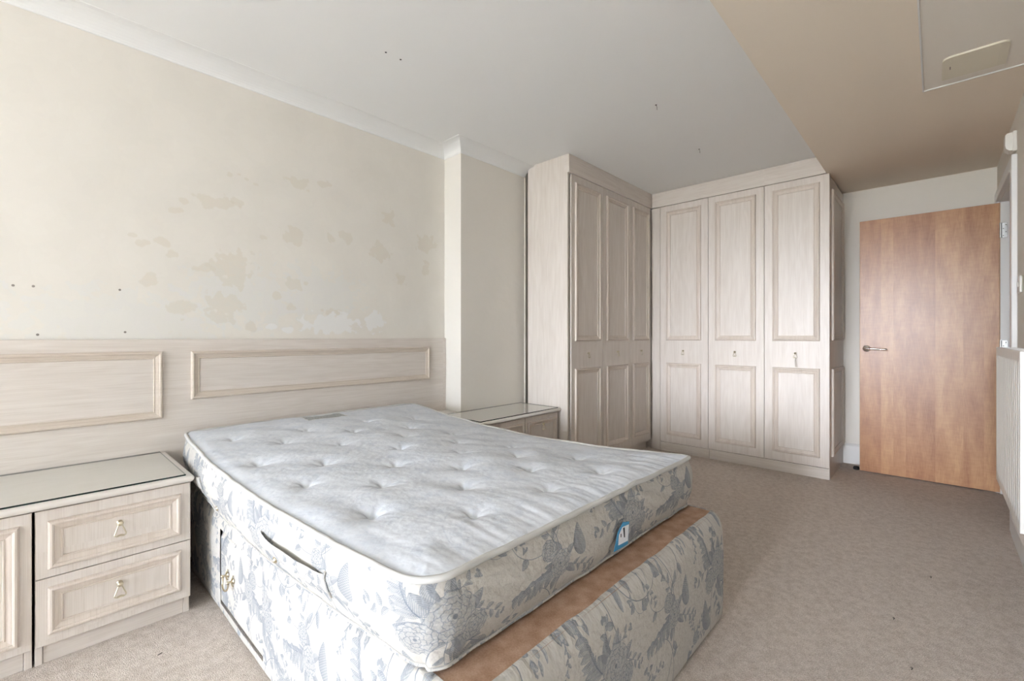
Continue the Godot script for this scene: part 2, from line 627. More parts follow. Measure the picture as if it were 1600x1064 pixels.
func make_materials() -> void:
	M.wall = mat(rgb(236, 231, 222), 0.75, 0.0, 0.3)
	M.wall.normal_enabled = true
	M.wall.normal_texture = ntex(11, 0.03, 256, 4, true, 2.0)
	M.wall.normal_scale = 0.15
	M.wall.uv1_triplanar = true
	M.wall.uv1_world_triplanar = true
	M.wall.uv1_scale = Vector3(1.5, 1.5, 1.5)
	M.stained = mat(Color.WHITE, 0.75, 0.0, 0.3)
	M.stained.albedo_texture = tex(stained_wall_image(1400, 1000))
	M.stained.texture_repeat = false
	M.ceiling = mat(rgb(247, 247, 245), 0.85, 0.0, 0.3)
	M.coving = mat(rgb(243, 243, 241), 0.7, 0.0, 0.3)
	M.soffit = mat(rgb(245, 233, 216), 0.8, 0.0, 0.3)
	M.hatch = mat(rgb(243, 237, 227), 0.7, 0.0, 0.3)
	M.gloss_white = mat(rgb(238, 237, 234), 0.35)
	var ca := rgb(231, 223, 215)
	var cb := rgb(210, 199, 188)
	var v_im := ash_image(512, 1024, 40, ca, cb, 9.0)
	M.ash_v = mat(Color.WHITE, 0.36, 0.0, 0.5)
	M.ash_v.albedo_texture = tex(v_im)
	M.ash_v.uv1_scale = Vector3(1.0 / 0.62, 1.0 / 2.7, 1.0)
	var h_im := ash_image(512, 1024, 47, ca, cb, 14.0)
	h_im.rotate_90(CLOCKWISE)
	M.ash_h = mat(Color.WHITE, 0.42, 0.0, 0.5)
	M.ash_h.albedo_texture = tex(h_im)
	M.ash_h.uv1_scale = Vector3(1.0 / 3.1, 1.0 / 0.62, 1.0)
	M.ash_h.uv1_offset = Vector3(0.33, 0.0, 0.0)
	M.ash_mould = M.ash_v.duplicate()
	M.ash_mould.albedo_color = rgb(249, 245, 241)
	M.ash_h_mould = M.ash_h.duplicate()
	M.ash_h_mould.albedo_color = rgb(244, 239, 232)
	M.nosing = mat(rgb(226, 220, 212), 0.4)
	M.veneer = mat(Color.WHITE, 0.31, 0.0, 0.5)
	M.veneer.albedo_texture = tex(veneer_image(420, 1024))
	M.veneer.uv1_scale = Vector3(1.0 / 0.762, 1.0 / 2.0, 1.0)
	M.veneer.uv1_offset = Vector3(0.447 / 0.762, 0.0, 0.0)
	M.lipping = mat(rgb(206, 172, 140), 0.45)
	M.carpet = mat(Color.WHITE, 0.97, 0.0, 0.15)
	M.carpet.albedo_texture = tex(carpet_image(1024))
	M.carpet.normal_enabled = true
	M.carpet.normal_texture = ntex(93, 0.35, 1024, 2, true, 8.0)
	M.carpet.normal_scale = 0.6
	M.carpet.uv1_scale = Vector3(1.0 / 1.3, 1.0 / 1.3, 1.0)
	draw_ticking()
	var cloth_n := ntex(61, 0.05, 512, 4, true, 5.0)
	M.ticking = mat(Color.WHITE, 0.85, 0.0, 0.3)
	M.ticking.albedo_texture = tex(ticking_image(rgb(195, 191, 184), rgb(98, 108, 122), 0.95, 0.05, 1))
	M.ticking.uv1_scale = Vector3(1.0 / 0.72, 1.0 / 0.72, 1.0)
	M.ticking.normal_enabled = true
	M.ticking.normal_texture = cloth_n
	M.ticking.normal_scale = 0.35
	M.top_cloth = mat(Color.WHITE, 0.8, 0.0, 0.3)
	M.top_cloth.albedo_texture = tex(ticking_image(rgb(222, 226, 232), rgb(160, 172, 190), 0.24, 0.16, 2))
	M.top_cloth.uv1_scale = Vector3(1.0 / 0.9, 1.0 / 0.9, 1.0)
	M.top_cloth.normal_enabled = true
	M.top_cloth.normal_texture = cloth_n
	M.top_cloth.normal_scale = 0.13
	M.piping = mat(rgb(202, 201, 197), 0.75)
	M.tuft = mat(rgb(196, 194, 188), 0.9)
	M.brown_cloth = mat(rgb(186, 154, 130), 0.95, 0.0, 0.2)
	M.brown_cloth.albedo_texture = tex(brown_image(256))
	M.brown_cloth.albedo_color = Color.WHITE
	M.brown_cloth.uv1_scale = Vector3(2.0, 2.0, 1.0)
	M.brass = mat(rgb(205, 195, 172), 0.28, 1.0)
	M.chrome = mat(rgb(220, 218, 214), 0.18, 1.0)
	M.steel = mat(rgb(196, 197, 194), 0.35, 1.0)
	M.rubber = mat(rgb(28, 26, 25), 0.7)
	M.plastic = mat(rgb(240, 238, 232), 0.4)
	M.cream_plastic = mat(rgb(232, 226, 208), 0.5)
	M.enamel = mat(rgb(238, 235, 229), 0.35)
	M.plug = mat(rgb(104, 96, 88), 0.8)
	M.plug_hole_shade = mat(rgb(150, 142, 134), 0.8)
	M.glass = mat(Color(0.86, 0.93, 0.90, 0.10), 0.03)
	M.glass.transparency = BaseMaterial3D.TRANSPARENCY_ALPHA
	M.glass_edge = mat(rgb(26, 44, 40), 0.15)
	M.blue_tag = mat(rgb(60, 142, 186), 0.5)
	M.tag_white = mat(rgb(232, 234, 236), 0.5)
	M.tag_black = mat(rgb(24, 24, 26), 0.6)
	M.string = mat(rgb(206, 198, 188), 0.9)

func brown_image(n: int) -> Image:
	var a := noise(121, 0.4, 2)
	var b := noise(122, 0.03, 3)
	var im := Image.create(n, n, false, Image.FORMAT_RGB8)
	for y in n:
		for x in n:
			var k: float = clamp(0.5 + 0.4 * a.get_noise_2d(x, y) + 0.6 * b.get_noise_2d(x, y), 0.0, 1.0)
			im.set_pixel(x, y, rgb(196, 166, 144).lerp(rgb(160, 126, 102), k))
	return im

# ------------------------------------------------------------------ joinery
const OGEE := [[0.0, 0.0], [0.001, 0.007], [0.005, 0.0125], [0.010, 0.0135], [0.014, 0.0115], [0.016, 0.0075], [0.019, 0.0070], [0.0305, 0.0030], [0.0325, 0.0050], [0.036, 0.0040], [0.037, 0.0]]

func moulding(parent: Node3D, o: Vector3, U: Vector3, N: Vector3, w: float, h: float, m: Material, scale := 1.0) -> void:
	var mb := MB.new()
	var prof := []
	for p in OGEE:
		prof.append([p[0] * scale, p[1] * scale])
	mb.frame(o, U, Vector3.UP, N, w, h, prof)
	part(parent, "moulding", mb, m)

# triangular drop pull on a small rosette
func drop_pull(parent: Node3D, at: Vector3, N: Vector3, size := 1.0) -> MeshInstance3D:
	var side := N.cross(Vector3.UP).normalized()
	var mb := MB.new()
	mb.lathe(at, N, [[0.0, -0.001], [0.0085 * size, 0.0], [0.0085 * size, 0.002], [0.005 * size, 0.004], [0.0035 * size, 0.009 * size], [0.006 * size, 0.012 * size], [0.0085 * size, 0.016 * size], [0.007 * size, 0.020 * size], [0.0, 0.022 * size]], 14)
	var o := part(parent, "handle", mb, M.brass, "small brass pull with a triangular drop ring")
	var ring := MB.new()
	var c := at + N * 0.014 * size
	var pts := []
	for p in [[-0.004, -0.004], [-0.015, -0.034], [-0.014, -0.039], [-0.010, -0.041], [0.0, -0.040], [0.010, -0.041], [0.014, -0.039], [0.015, -0.034], [0.004, -0.004], [0.0, -0.001]]:
		pts.append(c + side * p[0] * size + Vector3.UP * p[1] * size + N * 0.004 * size * (-p[1] / 0.04))
	ring.tube(pts, 0.0019 * size, 8, true)
	var bar := MB.new()
	bar.tube([pts[3] + side * 0.001, pts[4] + Vector3(0, 0.002, 0), pts[5] - side * 0.001], 0.0034 * size, 8)
	part(o, "ring", ring, M.brass)
	part(o, "grip", bar, M.brass)
	return o

# ------------------------------------------------------------------ mattress shape
const GAP_Z0 := -2.011
const GAP_Z1 := -1.552
const MX0 := 0.505
const MX1 := 1.825
const MZ0 := -2.615
const MZ1 := -0.700
const MR := 0.075
const TUFTS := [[0.65, -2.272], [0.943, -2.236], [0.793, -2.074], [0.622, -1.809], [1.096, -2.073], [0.941, -1.862], [0.782, -1.638], [0.642, -1.451], [1.553, -2.231], [1.373, -2.018], [1.224, -1.828], [1.077, -1.632], [0.936, -1.436], [0.788, -1.26], [0.651, -1.091], [1.477, -1.783], [1.339, -1.585], [1.212, -1.408], [1.074, -1.239], [0.943, -1.072], [0.806, -0.88], [1.49, -1.385], [1.354, -1.233], [1.215, -1.047], [1.088, -0.864], [1.503, -1.051], [1.368, -0.854], [1.26, -2.26]]
var fold: FastNoiseLite
var lump: FastNoiseLite

# the old mattress is bowed out on its window side
func bow(x: float, z: float) -> float:
	var s := (z - MZ0) / (MZ1 - MZ0)
	return x - 0.052 * pow(max(0.0, sin(PI * clamp(s, 0.0, 1.0))), 0.8) * clamp(1.0 - (x - MX0) / 0.8, 0.0, 1.0)

func round_corner(x: float, z: float) -> Vector2:
	var cx: float = clamp(x, MX0 + MR, MX1 - MR)
	var cz: float = clamp(z, MZ0 + MR, MZ1 - MR)
	var a := (x - cx) / MR
	var b := (z - cz) / MR
	if a != 0.0 and b != 0.0:
		return Vector2(cx + MR * a * sqrt(1.0 - b * b * 0.5), cz + MR * b * sqrt(1.0 - a * a * 0.5))
	return Vector2(x, z)

func seam_height(x: float, z: float) -> float:
	var s := (z - MZ0) / (MZ1 - MZ0)
	var sag: float = 0.053 * pow(max(0.0, sin(PI * clamp(s, 0.0, 1.0))), 0.7) * smoothstep(MX0 + 0.55, MX1, x)
	return 0.617 - 0.016 * s - 0.010 * sin(PI * s) - sag + 0.004 * fold.get_noise_2d(x * 3.0, z * 3.0)

func top_height(x: float, z: float) -> float:
	var e: float = min(min(x - MX0, MX1 - x), min(z - MZ0, MZ1 - z))
	var up: float = 1.0 - exp(-max(e, 0.0) / 0.045)
	var y := seam_height(x, z) + 0.020 * up
	y += 0.006 * lump.get_noise_2d(x, z) * up
	# creases that pull from the foot and side seams
	y += 0.0060 * fold.get_noise_2d(x * 16.0, z * 2.6) * exp(-max(MZ1 - z, 0.0) / 0.13) * up
	y += 0.0045 * fold.get_noise_2d(x * 3.0 + 9.0, z * 13.0) * exp(-max(x - MX0, 0.0) / 0.12) * up
	y += 0.0022 * fold.get_noise_2d(x * 4.5 - z * 4.5, (x + z) * 1.2) * up
	for t in TUFTS:
		var dx: float = x - t[0]
		var dz: float = z - t[1]
		var d2 := dx * dx + dz * dz
		if d2 < 0.03:
			var d := sqrt(d2)
			var a := atan2(dz, dx)
			var pleat := 0.0035 * sin(a * 5.0 + t[0] * 31.0) * exp(-d / 0.035) * smoothstep(0.0, 0.02, d)
			y += -0.042 * exp(-d / 0.0095) - 0.010 * exp(-d2 / 0.0028) + pleat
	return y

func perimeter(count_per_m: float) -> Array:
	var pts := []
	var corners := [[MX1 - MR, MZ1 - MR, 0.0], [MX0 + MR, MZ1 - MR, PI * 0.5], [MX0 + MR, MZ0 + MR, PI], [MX1 - MR, MZ0 + MR, PI * 1.5]]
	for k in 4:
		var c: Array = corners[k]
		for i in 13:
			var g: float = c[2] + PI * 0.5 * i / 12.0
			pts.append([Vector2(c[0] + MR * cos(g), c[1] + MR * sin(g)), Vector2(cos(g), sin(g))])
		var nx: Array = corners[(k + 1) % 4]
		var g1: float = c[2] + PI * 0.5
		var a := Vector2(c[0] + MR * cos(g1), c[1] + MR * sin(g1))
		var b := Vector2(nx[0] + MR * cos(g1), nx[1] + MR * sin(g1))
		var steps := int(a.distance_to(b) * count_per_m)
		for i in range(1, steps):
			pts.append([a.lerp(b, float(i) / steps), Vector2(cos(g1), sin(g1))])
	return pts

func border_point(p: Vector2, nrm: Vector2, s: float, yb: float) -> Vector3:
	var yt := seam_height(p.x, p.y)
	var bulge := 0.020 * sin(PI * clamp(s, 0.0, 1.0)) + 0.004 * lump.get_noise_2d(p.x * 2.0 + s, p.y * 2.0)
	var tuck := -0.022 * (1.0 - s) * (1.0 - s) * (1.0 if nrm.y < 0.7 else 0.4)
	var q := p + nrm * (bulge + tuck - 0.010)
	return Vector3(bow(q.x, q.y) + 0.010 * (1.0 - s) * clamp(1.0 - (p.x - MX0) / 0.3, 0.0, 1.0) * clamp((p.y + 1.4) / 0.7, 0.0, 1.0), lerp(yb, yt, s), q.y)

# ------------------------------------------------------------------ build
func _ready() -> void:
	var cam := Camera3D.new()
	cam.name = "camera"
	add_child(cam)
	cam.position = Vector3(0, 1.0776, 0)
	cam.rotation_degrees = Vector3(0, -46.8723, 0)
	cam.near = 0.05
	cam.far = 100.0
	cam.projection = Camera3D.PROJECTION_FRUSTUM
	cam.size = 0.05 * 1064.0 / 708.611
	cam.frustum_offset = Vector2(0.0, 0.05 * (525.35 - 532.0) / 708.611)
	cam.current = true

	var env := Environment.new()
	env.background_mode = Environment.BG_SKY
	var sky := Sky.new()
	var sm := ProceduralSkyMaterial.new()
	sm.sky_top_color = rgb(203, 222, 252)
	sm.sky_horizon_color = rgb(219, 233, 254)
	sm.ground_bottom_color = rgb(228, 228, 226)
	sm.ground_horizon_color = rgb(228, 228, 226)
	sm.sky_curve = 0.3
	sky.sky_material = sm
	env.sky = sky
	env.background_energy_multiplier = 20.0
	env.tonemap_mode = Environment.TONE_MAPPER_LINEAR
	env.tonemap_exposure = 1.06
	env.sdfgi_enabled = true
	env.ssao_enabled = true
	env.ssil_enabled = true
	var we := WorldEnvironment.new()
	we.name = "environment"
	we.environment = env
	add_child(we)

	# low hazy sun that shines in through the window, down the length of the room
	var sun := DirectionalLight3D.new()
	sun.name = "hazy_sun"
	add_child(sun)
	sun.look_at_from_position(Vector3.ZERO, Vector3(1.0, -0.105, 0.0), Vector3.UP)
	sun.light_color = rgb(246, 248, 255)
	sun.light_energy = 1.05
	sun.light_angular_distance = 14.0
	sun.sky_mode = DirectionalLight3D.SKY_MODE_LIGHT_ONLY
	sun.shadow_enabled = true

	fold = noise(201, 1.0, 2)
	lump = noise(202, 3.2, 2)
	make_materials()
	build_shell()
	build_wardrobe_narrow()
	build_wardrobe_wide()
	build_headboard()
	build_bed_base()
	build_mattress()
	build_bedside_left()
	build_bedside_right()
	build_door()
	build_radiator()
	build_small_things()

func build_shell() -> void:
	var mb := MB.new()
	mb.box(Vector3(FRONT_X - 0.15, -0.12, WALL_Z - 0.15), Vector3(BACK_X + 0.25, 0.0, 1.75))
	struct("floor", mb, M.carpet, "beige cut-pile carpet over the whole bedroom floor", "carpet")

	mb = MB.new()
	mb.box(Vector3(FRONT_X - 0.15, CEIL, WALL_Z - 0.15), Vector3(BACK_X + 0.25, CEIL + 0.12, 1.75))
	var ceiling := struct("ceiling", mb, M.ceiling, "white ceiling with a lowered cream section along the door side", "ceiling")
	mb = MB.new()
	mb.box(Vector3(-0.4, SOFFIT, -0.603), Vector3(BACK_X, CEIL, RIGHT_Z))
	part(ceiling, "bulkhead", mb, M.soffit, "lowered cream ceiling section over door side")
	for p in [[1.175, -1.93], [1.255, -1.927]]:
		mb = MB.new()
		mb.lathe(Vector3(p[0], CEIL, p[1]), Vector3.DOWN, [[0.0, 0.0012], [0.004, 0.0012], [0.005, 0.0]], 10)
		part(ceiling, "hole_shade", mb, M.rubber, "small black disc coloured for the shade in a screw hole")  # black disc stands in for the dark inside an open hole
	for p in [[2.53, -1.207], [3.342, -1.263]]:
		mb = MB.new()
		mb.lathe(Vector3(p[0], CEIL, p[1]), Vector3.DOWN, [[0.0, 0.002], [0.004, 0.002], [0.006, 0.0]], 10)
		mb.tube([Vector3(p[0], CEIL, p[1]), Vector3(p[0] + 0.002, CEIL - 0.012, p[1] + 0.004), Vector3(p[0] + 0.001, CEIL - 0.030, p[1] + 0.006)], 0.0012, 6)
		part(ceiling, "wire_end", mb, M.plug, "short wire end hanging from the ceiling")

	# headboard wall
	mb = MB.new()
	mb.face([Vector3(-1.0, 0, WALL_Z), Vector3(PIER_X, 0, WALL_Z), Vector3(PIER_X, CEIL, WALL_Z), Vector3(-1.0, CEIL, WALL_Z)], Vector3.BACK)
	mb.t = PackedVector2Array([Vector2(0, 1), Vector2(1, 1), Vector2(1, 0), Vector2(0, 0)])
	var wl := struct("wall_left", mb, M.stained, "cream bedroom wall behind the headboard, stained and patched with old paint", "wall")
	mb = MB.new()
	mb.box(Vector3(SIDE_X1, 0, WALL_Z - 0.15), Vector3(BACK_X + 0.25, CEIL, WALL_Z - 0.001))
	mb.box(Vector3(FRONT_X - 0.15, 0, WALL_Z - 0.15), Vector3(SIDE_X0, CEIL, WALL_Z - 0.001))
	mb.box(Vector3(SIDE_X0, 0, WALL_Z - 0.15), Vector3(SIDE_X1, SIDE_Y0, WALL_Z - 0.001))
	mb.box(Vector3(SIDE_X0, SIDE_Y1, WALL_Z - 0.15), Vector3(SIDE_X1, CEIL, WALL_Z - 0.001))
	part(wl, "masonry", mb, M.wall)
	mb = MB.new()
	mb.box(Vector3(PIER_X, 0, WALL_Z - 0.001), Vector3(BACK_X, CEIL, PIER_Z))
	part(wl, "pier", mb, M.wall, "projecting cream wall section")
	for p in [[-0.04, 1.278], [0.015, 1.279], [0.28, 1.284], [0.027, 1.084], [0.298, 1.096]]:
		mb = MB.new()
		mb.lathe(Vector3(p[0], p[1], WALL_Z), Vector3.BACK, [[0.0, 0.0015], [0.0032, 0.0012], [0.0048, 0.0]], 10)
		part(wl, "plug_hole_shade", mb, M.plug_hole_shade, "small grey disc coloured for the shade in a plugged screw hole")  # shade of the plugged hole is put into the disc colour

	# coving along the headboard wall and round the pier
	mb = MB.new()
	var prof := []
	for i in 9:
		var g := PI * 0.5 * i / 8.0
		prof.append([0.004 + 0.112 * (1.0 - cos(g)), CEIL - 0.058 + 0.056 * sin(g) * (0.55 + 0.45 * sin(g))])
	prof.push_front([0.0, CEIL - 0.060])
	prof.push_back([0.118, CEIL])
	for i in prof.size() - 1:
		var pa := coving_path(prof[i][0], prof[i][1])
		var pb := coving_path(prof[i + 1][0], prof[i + 1][1])
		for k in 3:
			var out := [Vector3(0, -1, 1), Vector3(-1, -1, 0), Vector3(0, -1, 1)]
			mb.face([pa[k], pa[k + 1], pb[k + 1], pb[k]], out[k])
	struct("trim_1", mb, M.coving, "white concave coving between the headboard wall and ceiling", "coving")

	# wardrobe and door wall
	mb = MB.new()
	mb.box(Vector3(BACK_X, 0, WALL_Z - 0.15), Vector3(BACK_X + 0.15, CEIL, RIGHT_Z + 0.1))
	struct("wall_back", mb, M.wall, "cream wall behind the open wooden door", "wall")
	mb = MB.new()
	mb.slab(Vector3(BACK_X, 0, -0.584), Vector3(-1, 0, 0), Vector3.UP, Vector3.BACK, PackedVector2Array([Vector2(0, 0), Vector2(0.020, 0), Vector2(0.020, 0.150), Vector2(0.014, 0.162), Vector2(0.006, 0.168), Vector2(0, 0.168)]), 0.584 + RIGHT_Z)
	struct("baseboard_back", mb, M.gloss_white, "white skirting board on the wall behind the door", "skirting")

	# door and radiator wall with its opening
	mb = MB.new()
	mb.box(Vector3(FRONT_X - 0.15, 0, RIGHT_Z), Vector3(3.72, CEIL, RIGHT_Z + 0.1))
	mb.box(Vector3(4.55, 0, RIGHT_Z), Vector3(BACK_X + 0.15, CEIL, RIGHT_Z + 0.1))
	mb.box(Vector3(3.72, 2.01, RIGHT_Z), Vector3(4.55, CEIL, RIGHT_Z + 0.1))
	struct("wall_right", mb, M.wall, "cream wall with the doorway and the radiator", "wall")
	mb = MB.new()
	mb.slab(Vector3(FRONT_X, 0, RIGHT_Z), Vector3(0, 0, -1), Vector3.UP, Vector3.RIGHT, PackedVector2Array([Vector2(0, 0), Vector2(0.024, 0), Vector2(0.024, 0.098), Vector2(0.016, 0.106), Vector2(0.010, 0.114), Vector2(0, 0.118)]), 3.645 - FRONT_X)
	struct("baseboard_right", mb, M.gloss_white, "white skirting board below the radiator", "skirting")

	# door lining and architraves
	mb = MB.new()
	mb.box(Vector3(3.72, 0, RIGHT_Z - 0.002), Vector3(3.745, 2.01, RIGHT_Z + 0.102), 0.001)
	mb.box(Vector3(4.545, 0, RIGHT_Z - 0.002), Vector3(4.57, 2.01, RIGHT_Z + 0.102), 0.001)
	mb.box(Vector3(3.72, 1.995, RIGHT_Z - 0.002), Vector3(4.57, 2.02, RIGHT_Z + 0.102), 0.001)
	var tr := struct("trim_2", mb, M.gloss_white, "white painted lining and architrave of the bedroom doorway", "door frame")
	mb = MB.new()
	mb.box(Vector3(3.65, 0, RIGHT_Z - 0.023), Vector3(3.728, 2.065, RIGHT_Z), 0.003)
	part(tr, "architrave", mb, M.gloss_white)
	mb = MB.new()
	mb.box(Vector3(4.562, 0, RIGHT_Z - 0.023), Vector3(4.63, 2.065, RIGHT_Z), 0.003)
	part(tr, "architrave", mb, M.gloss_white)
	mb = MB.new()
	mb.box(Vector3(3.728, 2.003, RIGHT_Z - 0.023), Vector3(4.562, 2.065, RIGHT_Z), 0.003)
	part(tr, "architrave", mb, M.gloss_white)
	mb = MB.new()
	mb.box(Vector3(4.533, 0, RIGHT_Z + 0.045), Vector3(4.545, 1.995, RIGHT_Z + 0.07), 0.001)
	part(tr, "door_stop_bead", mb, M.gloss_white)

	# dim hall beyond the doorway
	mb = MB.new()
	mb.box(Vector3(2.6, 0, 1.6), Vector3(BACK_X + 0.25, CEIL, 1.75))
	mb.box(Vector3(2.5, 0, RIGHT_Z + 0.1), Vector3(2.6, CEIL, 1.75))
	mb.box(Vector3(BACK_X + 0.13, 0, RIGHT_Z + 0.1), Vector3(BACK_X + 0.25, CEIL, 1.75))
	struct("wall_hall", mb, M.wall, "cream hallway walls beyond the bedroom doorway", "wall")

	# window wall, beside the camera
	var wz0 := -2.15
	var wz1 := 0.15
	var wy0 := 0.06
	var wy1 := 2.40
	mb = MB.new()
	mb.box(Vector3(FRONT_X - 0.15, 0, WALL_Z - 0.15), Vector3(FRONT_X, CEIL, wz0))
	mb.box(Vector3(FRONT_X - 0.15, 0, wz1), Vector3(FRONT_X, CEIL, RIGHT_Z + 0.1))
	mb.box(Vector3(FRONT_X - 0.15, 0, wz0), Vector3(FRONT_X, wy0, wz1))
	mb.box(Vector3(FRONT_X - 0.15, wy1, wz0), Vector3(FRONT_X, CEIL, wz1))
	struct("wall_front", mb, M.wall, "cream wall around the bedroom window", "wall")
	mb = MB.new()
	var fx0 := FRONT_X - 0.12
	var fx1 := FRONT_X - 0.06
	mb.box(Vector3(fx0, wy0, wz0), Vector3(fx1, wy0 + 0.05, wz1), 0.003)
	mb.box(Vector3(fx0, wy1 - 0.05, wz0), Vector3(fx1, wy1, wz1), 0.003)
	mb.box(Vector3(fx0, wy0, wz0), Vector3(fx1, wy1, wz0 + 0.05), 0.003)
	mb.box(Vector3(fx0, wy0, wz1 - 0.05), Vector3(fx1, wy1, wz1), 0.003)
	var mz := (wz0 + wz1) * 0.5
	mb.box(Vector3(fx0, wy0, mz - 0.03), Vector3(fx1, wy1, mz + 0.03), 0.003)
	var win := struct("window_1", mb, M.plastic, "tall white framed window lighting the room", "window")
	for k in 2:
		mb = MB.new()
		var a := wz0 + 0.05 if k == 0 else mz + 0.03
		var b := mz - 0.03 if k == 0 else wz1 - 0.05
		mb.box(Vector3(fx0 + 0.028, wy0 + 0.05, a), Vector3(fx0 + 0.032, wy1 - 0.05, b))
		part(win, "pane", mb, M.glass)
	mb = MB.new()
	mb.box(Vector3(FRONT_X - 0.06, wy0 - 0.025, wz0 - 0.03), Vector3(FRONT_X + 0.06, wy0, wz1 + 0.03), 0.004)
	part(win, "window_sill", mb, M.gloss_white)

	# unseen second window, added behind the camera to brighten the door side
	mb = MB.new()
	var z0 := WALL_Z - 0.12
	var z1 := WALL_Z - 0.06
	mb.box(Vector3(SIDE_X0, SIDE_Y0, z0), Vector3(SIDE_X1, SIDE_Y0 + 0.05, z1), 0.003)
	mb.box(Vector3(SIDE_X0, SIDE_Y1 - 0.05, z0), Vector3(SIDE_X1, SIDE_Y1, z1), 0.003)
	for k in 4:
		var x: float = lerp(SIDE_X0 + 0.025, SIDE_X1 - 0.025, k / 3.0)
		mb.box(Vector3(x - 0.025, SIDE_Y0, z0), Vector3(x + 0.025, SIDE_Y1, z1), 0.003)
	win = struct("window_2", mb, M.plastic, "unseen white framed window added for fill light, in the headboard wall behind the viewpoint", "window")
	for k in 3:
		mb = MB.new()
		var xa: float = lerp(SIDE_X0 + 0.025, SIDE_X1 - 0.025, k / 3.0) + 0.025
		var xb: float = lerp(SIDE_X0 + 0.025, SIDE_X1 - 0.025, (k + 1) / 3.0) - 0.025
		mb.box(Vector3(xa, SIDE_Y0 + 0.05, z0 + 0.028), Vector3(xb, SIDE_Y1 - 0.05, z0 + 0.032))
		part(win, "pane", mb, M.glass)
	mb = MB.new()
	mb.box(Vector3(SIDE_X0 - 0.03, SIDE_Y0 - 0.025, WALL_Z - 0.06), Vector3(SIDE_X1 + 0.03, SIDE_Y0, WALL_Z + 0.06), 0.004)
	part(win, "window_sill", mb, M.gloss_white)

func coving_path(d: float, y: float) -> Array:
	return [Vector3(FRONT_X, y, WALL_Z + d), Vector3(PIER_X - d, y, WALL_Z + d), Vector3(PIER_X - d, y, PIER_Z + d), Vector3(2.79, y, PIER_Z + d)]

# a wardrobe door with two moulded frames and a pull; o is its lower corner, U runs along it, N faces the room
func wardrobe_door(parent: Node3D, o: Vector3, U: Vector3, N: Vector3, w: float, h: float, f0: float, f1: float, pull := true) -> MeshInstance3D:
	var mb := MB.new()
	mb.off = Vector2(fposmod(o.x * 3.7 + o.z * 2.3, 0.6), 0.0)
	var a := o
	var b := o + U * w + Vector3.UP * h - N * 0.020
	mb.box(Vector3(min(a.x, b.x), a.y, min(a.z, b.z)), Vector3(max(a.x, b.x), b.y, max(a.z, b.z)), 0.0015)
	var d := part(parent, "door", mb, M.ash_v)
	moulding(d, o + U * f0 + Vector3.UP * (1.040 - o.y), U, N, f1 - f0, 2.245 - 1.040, M.ash_mould, 1.15)
	moulding(d, o + U * f0 + Vector3.UP * (0.155 - o.y), U, N, f1 - f0, 0.830 - 0.155, M.ash_mould, 1.15)
	if pull:
		drop_pull(d, o + U * (f0 + f1) * 0.5 + Vector3.UP * (0.945 - o.y), N, 0.9)
	return d

# wardrobe against the headboard wall: three narrow doors that face away from the headboard wall
func build_wardrobe_narrow() -> void:
	var t := thing("wardrobe", "fitted limed ash wardrobe with three doors, beside the small bedside cabinet", "wardrobe", Vector3(3.42, 0, -2.23), "fitted wardrobes")
	var mb := MB.new()
	var zf := -2.012
	# end panel scribed round the coving
	mb.slab(Vector3(2.754, 0, zf), Vector3(0, 0, -1), Vector3.UP, Vector3.RIGHT, PackedVector2Array([Vector2(0, 0), Vector2(0, 2.439), Vector2(0.312, 2.439), Vector2(0.340, 2.426), Vector2(0.362, 2.408), Vector2(0.380, 2.385), Vector2(0.388, 2.366), Vector2(0.392, 2.34), Vector2(0.392, 0)]), 0.018)
	part(t, "end_panel", mb, M.ash_v)
	mb = MB.new()
	mb.box(Vector3(2.779, 0, PIER_Z + 0.002), Vector3(2.792, 2.375, -2.455), 0.001)
	part(t, "scribe_strip", mb, M.ash_v)
	mb = MB.new()
	mb.box(Vector3(2.773, 0.06, -2.42), Vector3(4.118, 2.436, -2.042), 0.0)
	part(t, "carcass", mb, M.ash_v)
	mb = MB.new()
	mb.box(Vector3(2.773, 0, -2.07), Vector3(4.088, 0.084, -2.052), 0.001)
	part(t, "plinth", mb, M.ash_h)
	mb = MB.new()
	mb.box(Vector3(2.752, 2.3025, -2.040), Vector3(4.093, 2.4385, -1.996), 0.0015)
	part(t, "cornice", mb, M.ash_h)
	var xs := [2.789, 3.238, 3.687, 4.088]
	for k in 3:
		var x0: float = xs[k] + 0.0015
		var w: float = xs[k + 1] - xs[k] - 0.003
		wardrobe_door(t, Vector3(x0, 0.088, -2.004), Vector3.RIGHT, Vector3.BACK, w, 2.212, 0.045, w - 0.048)

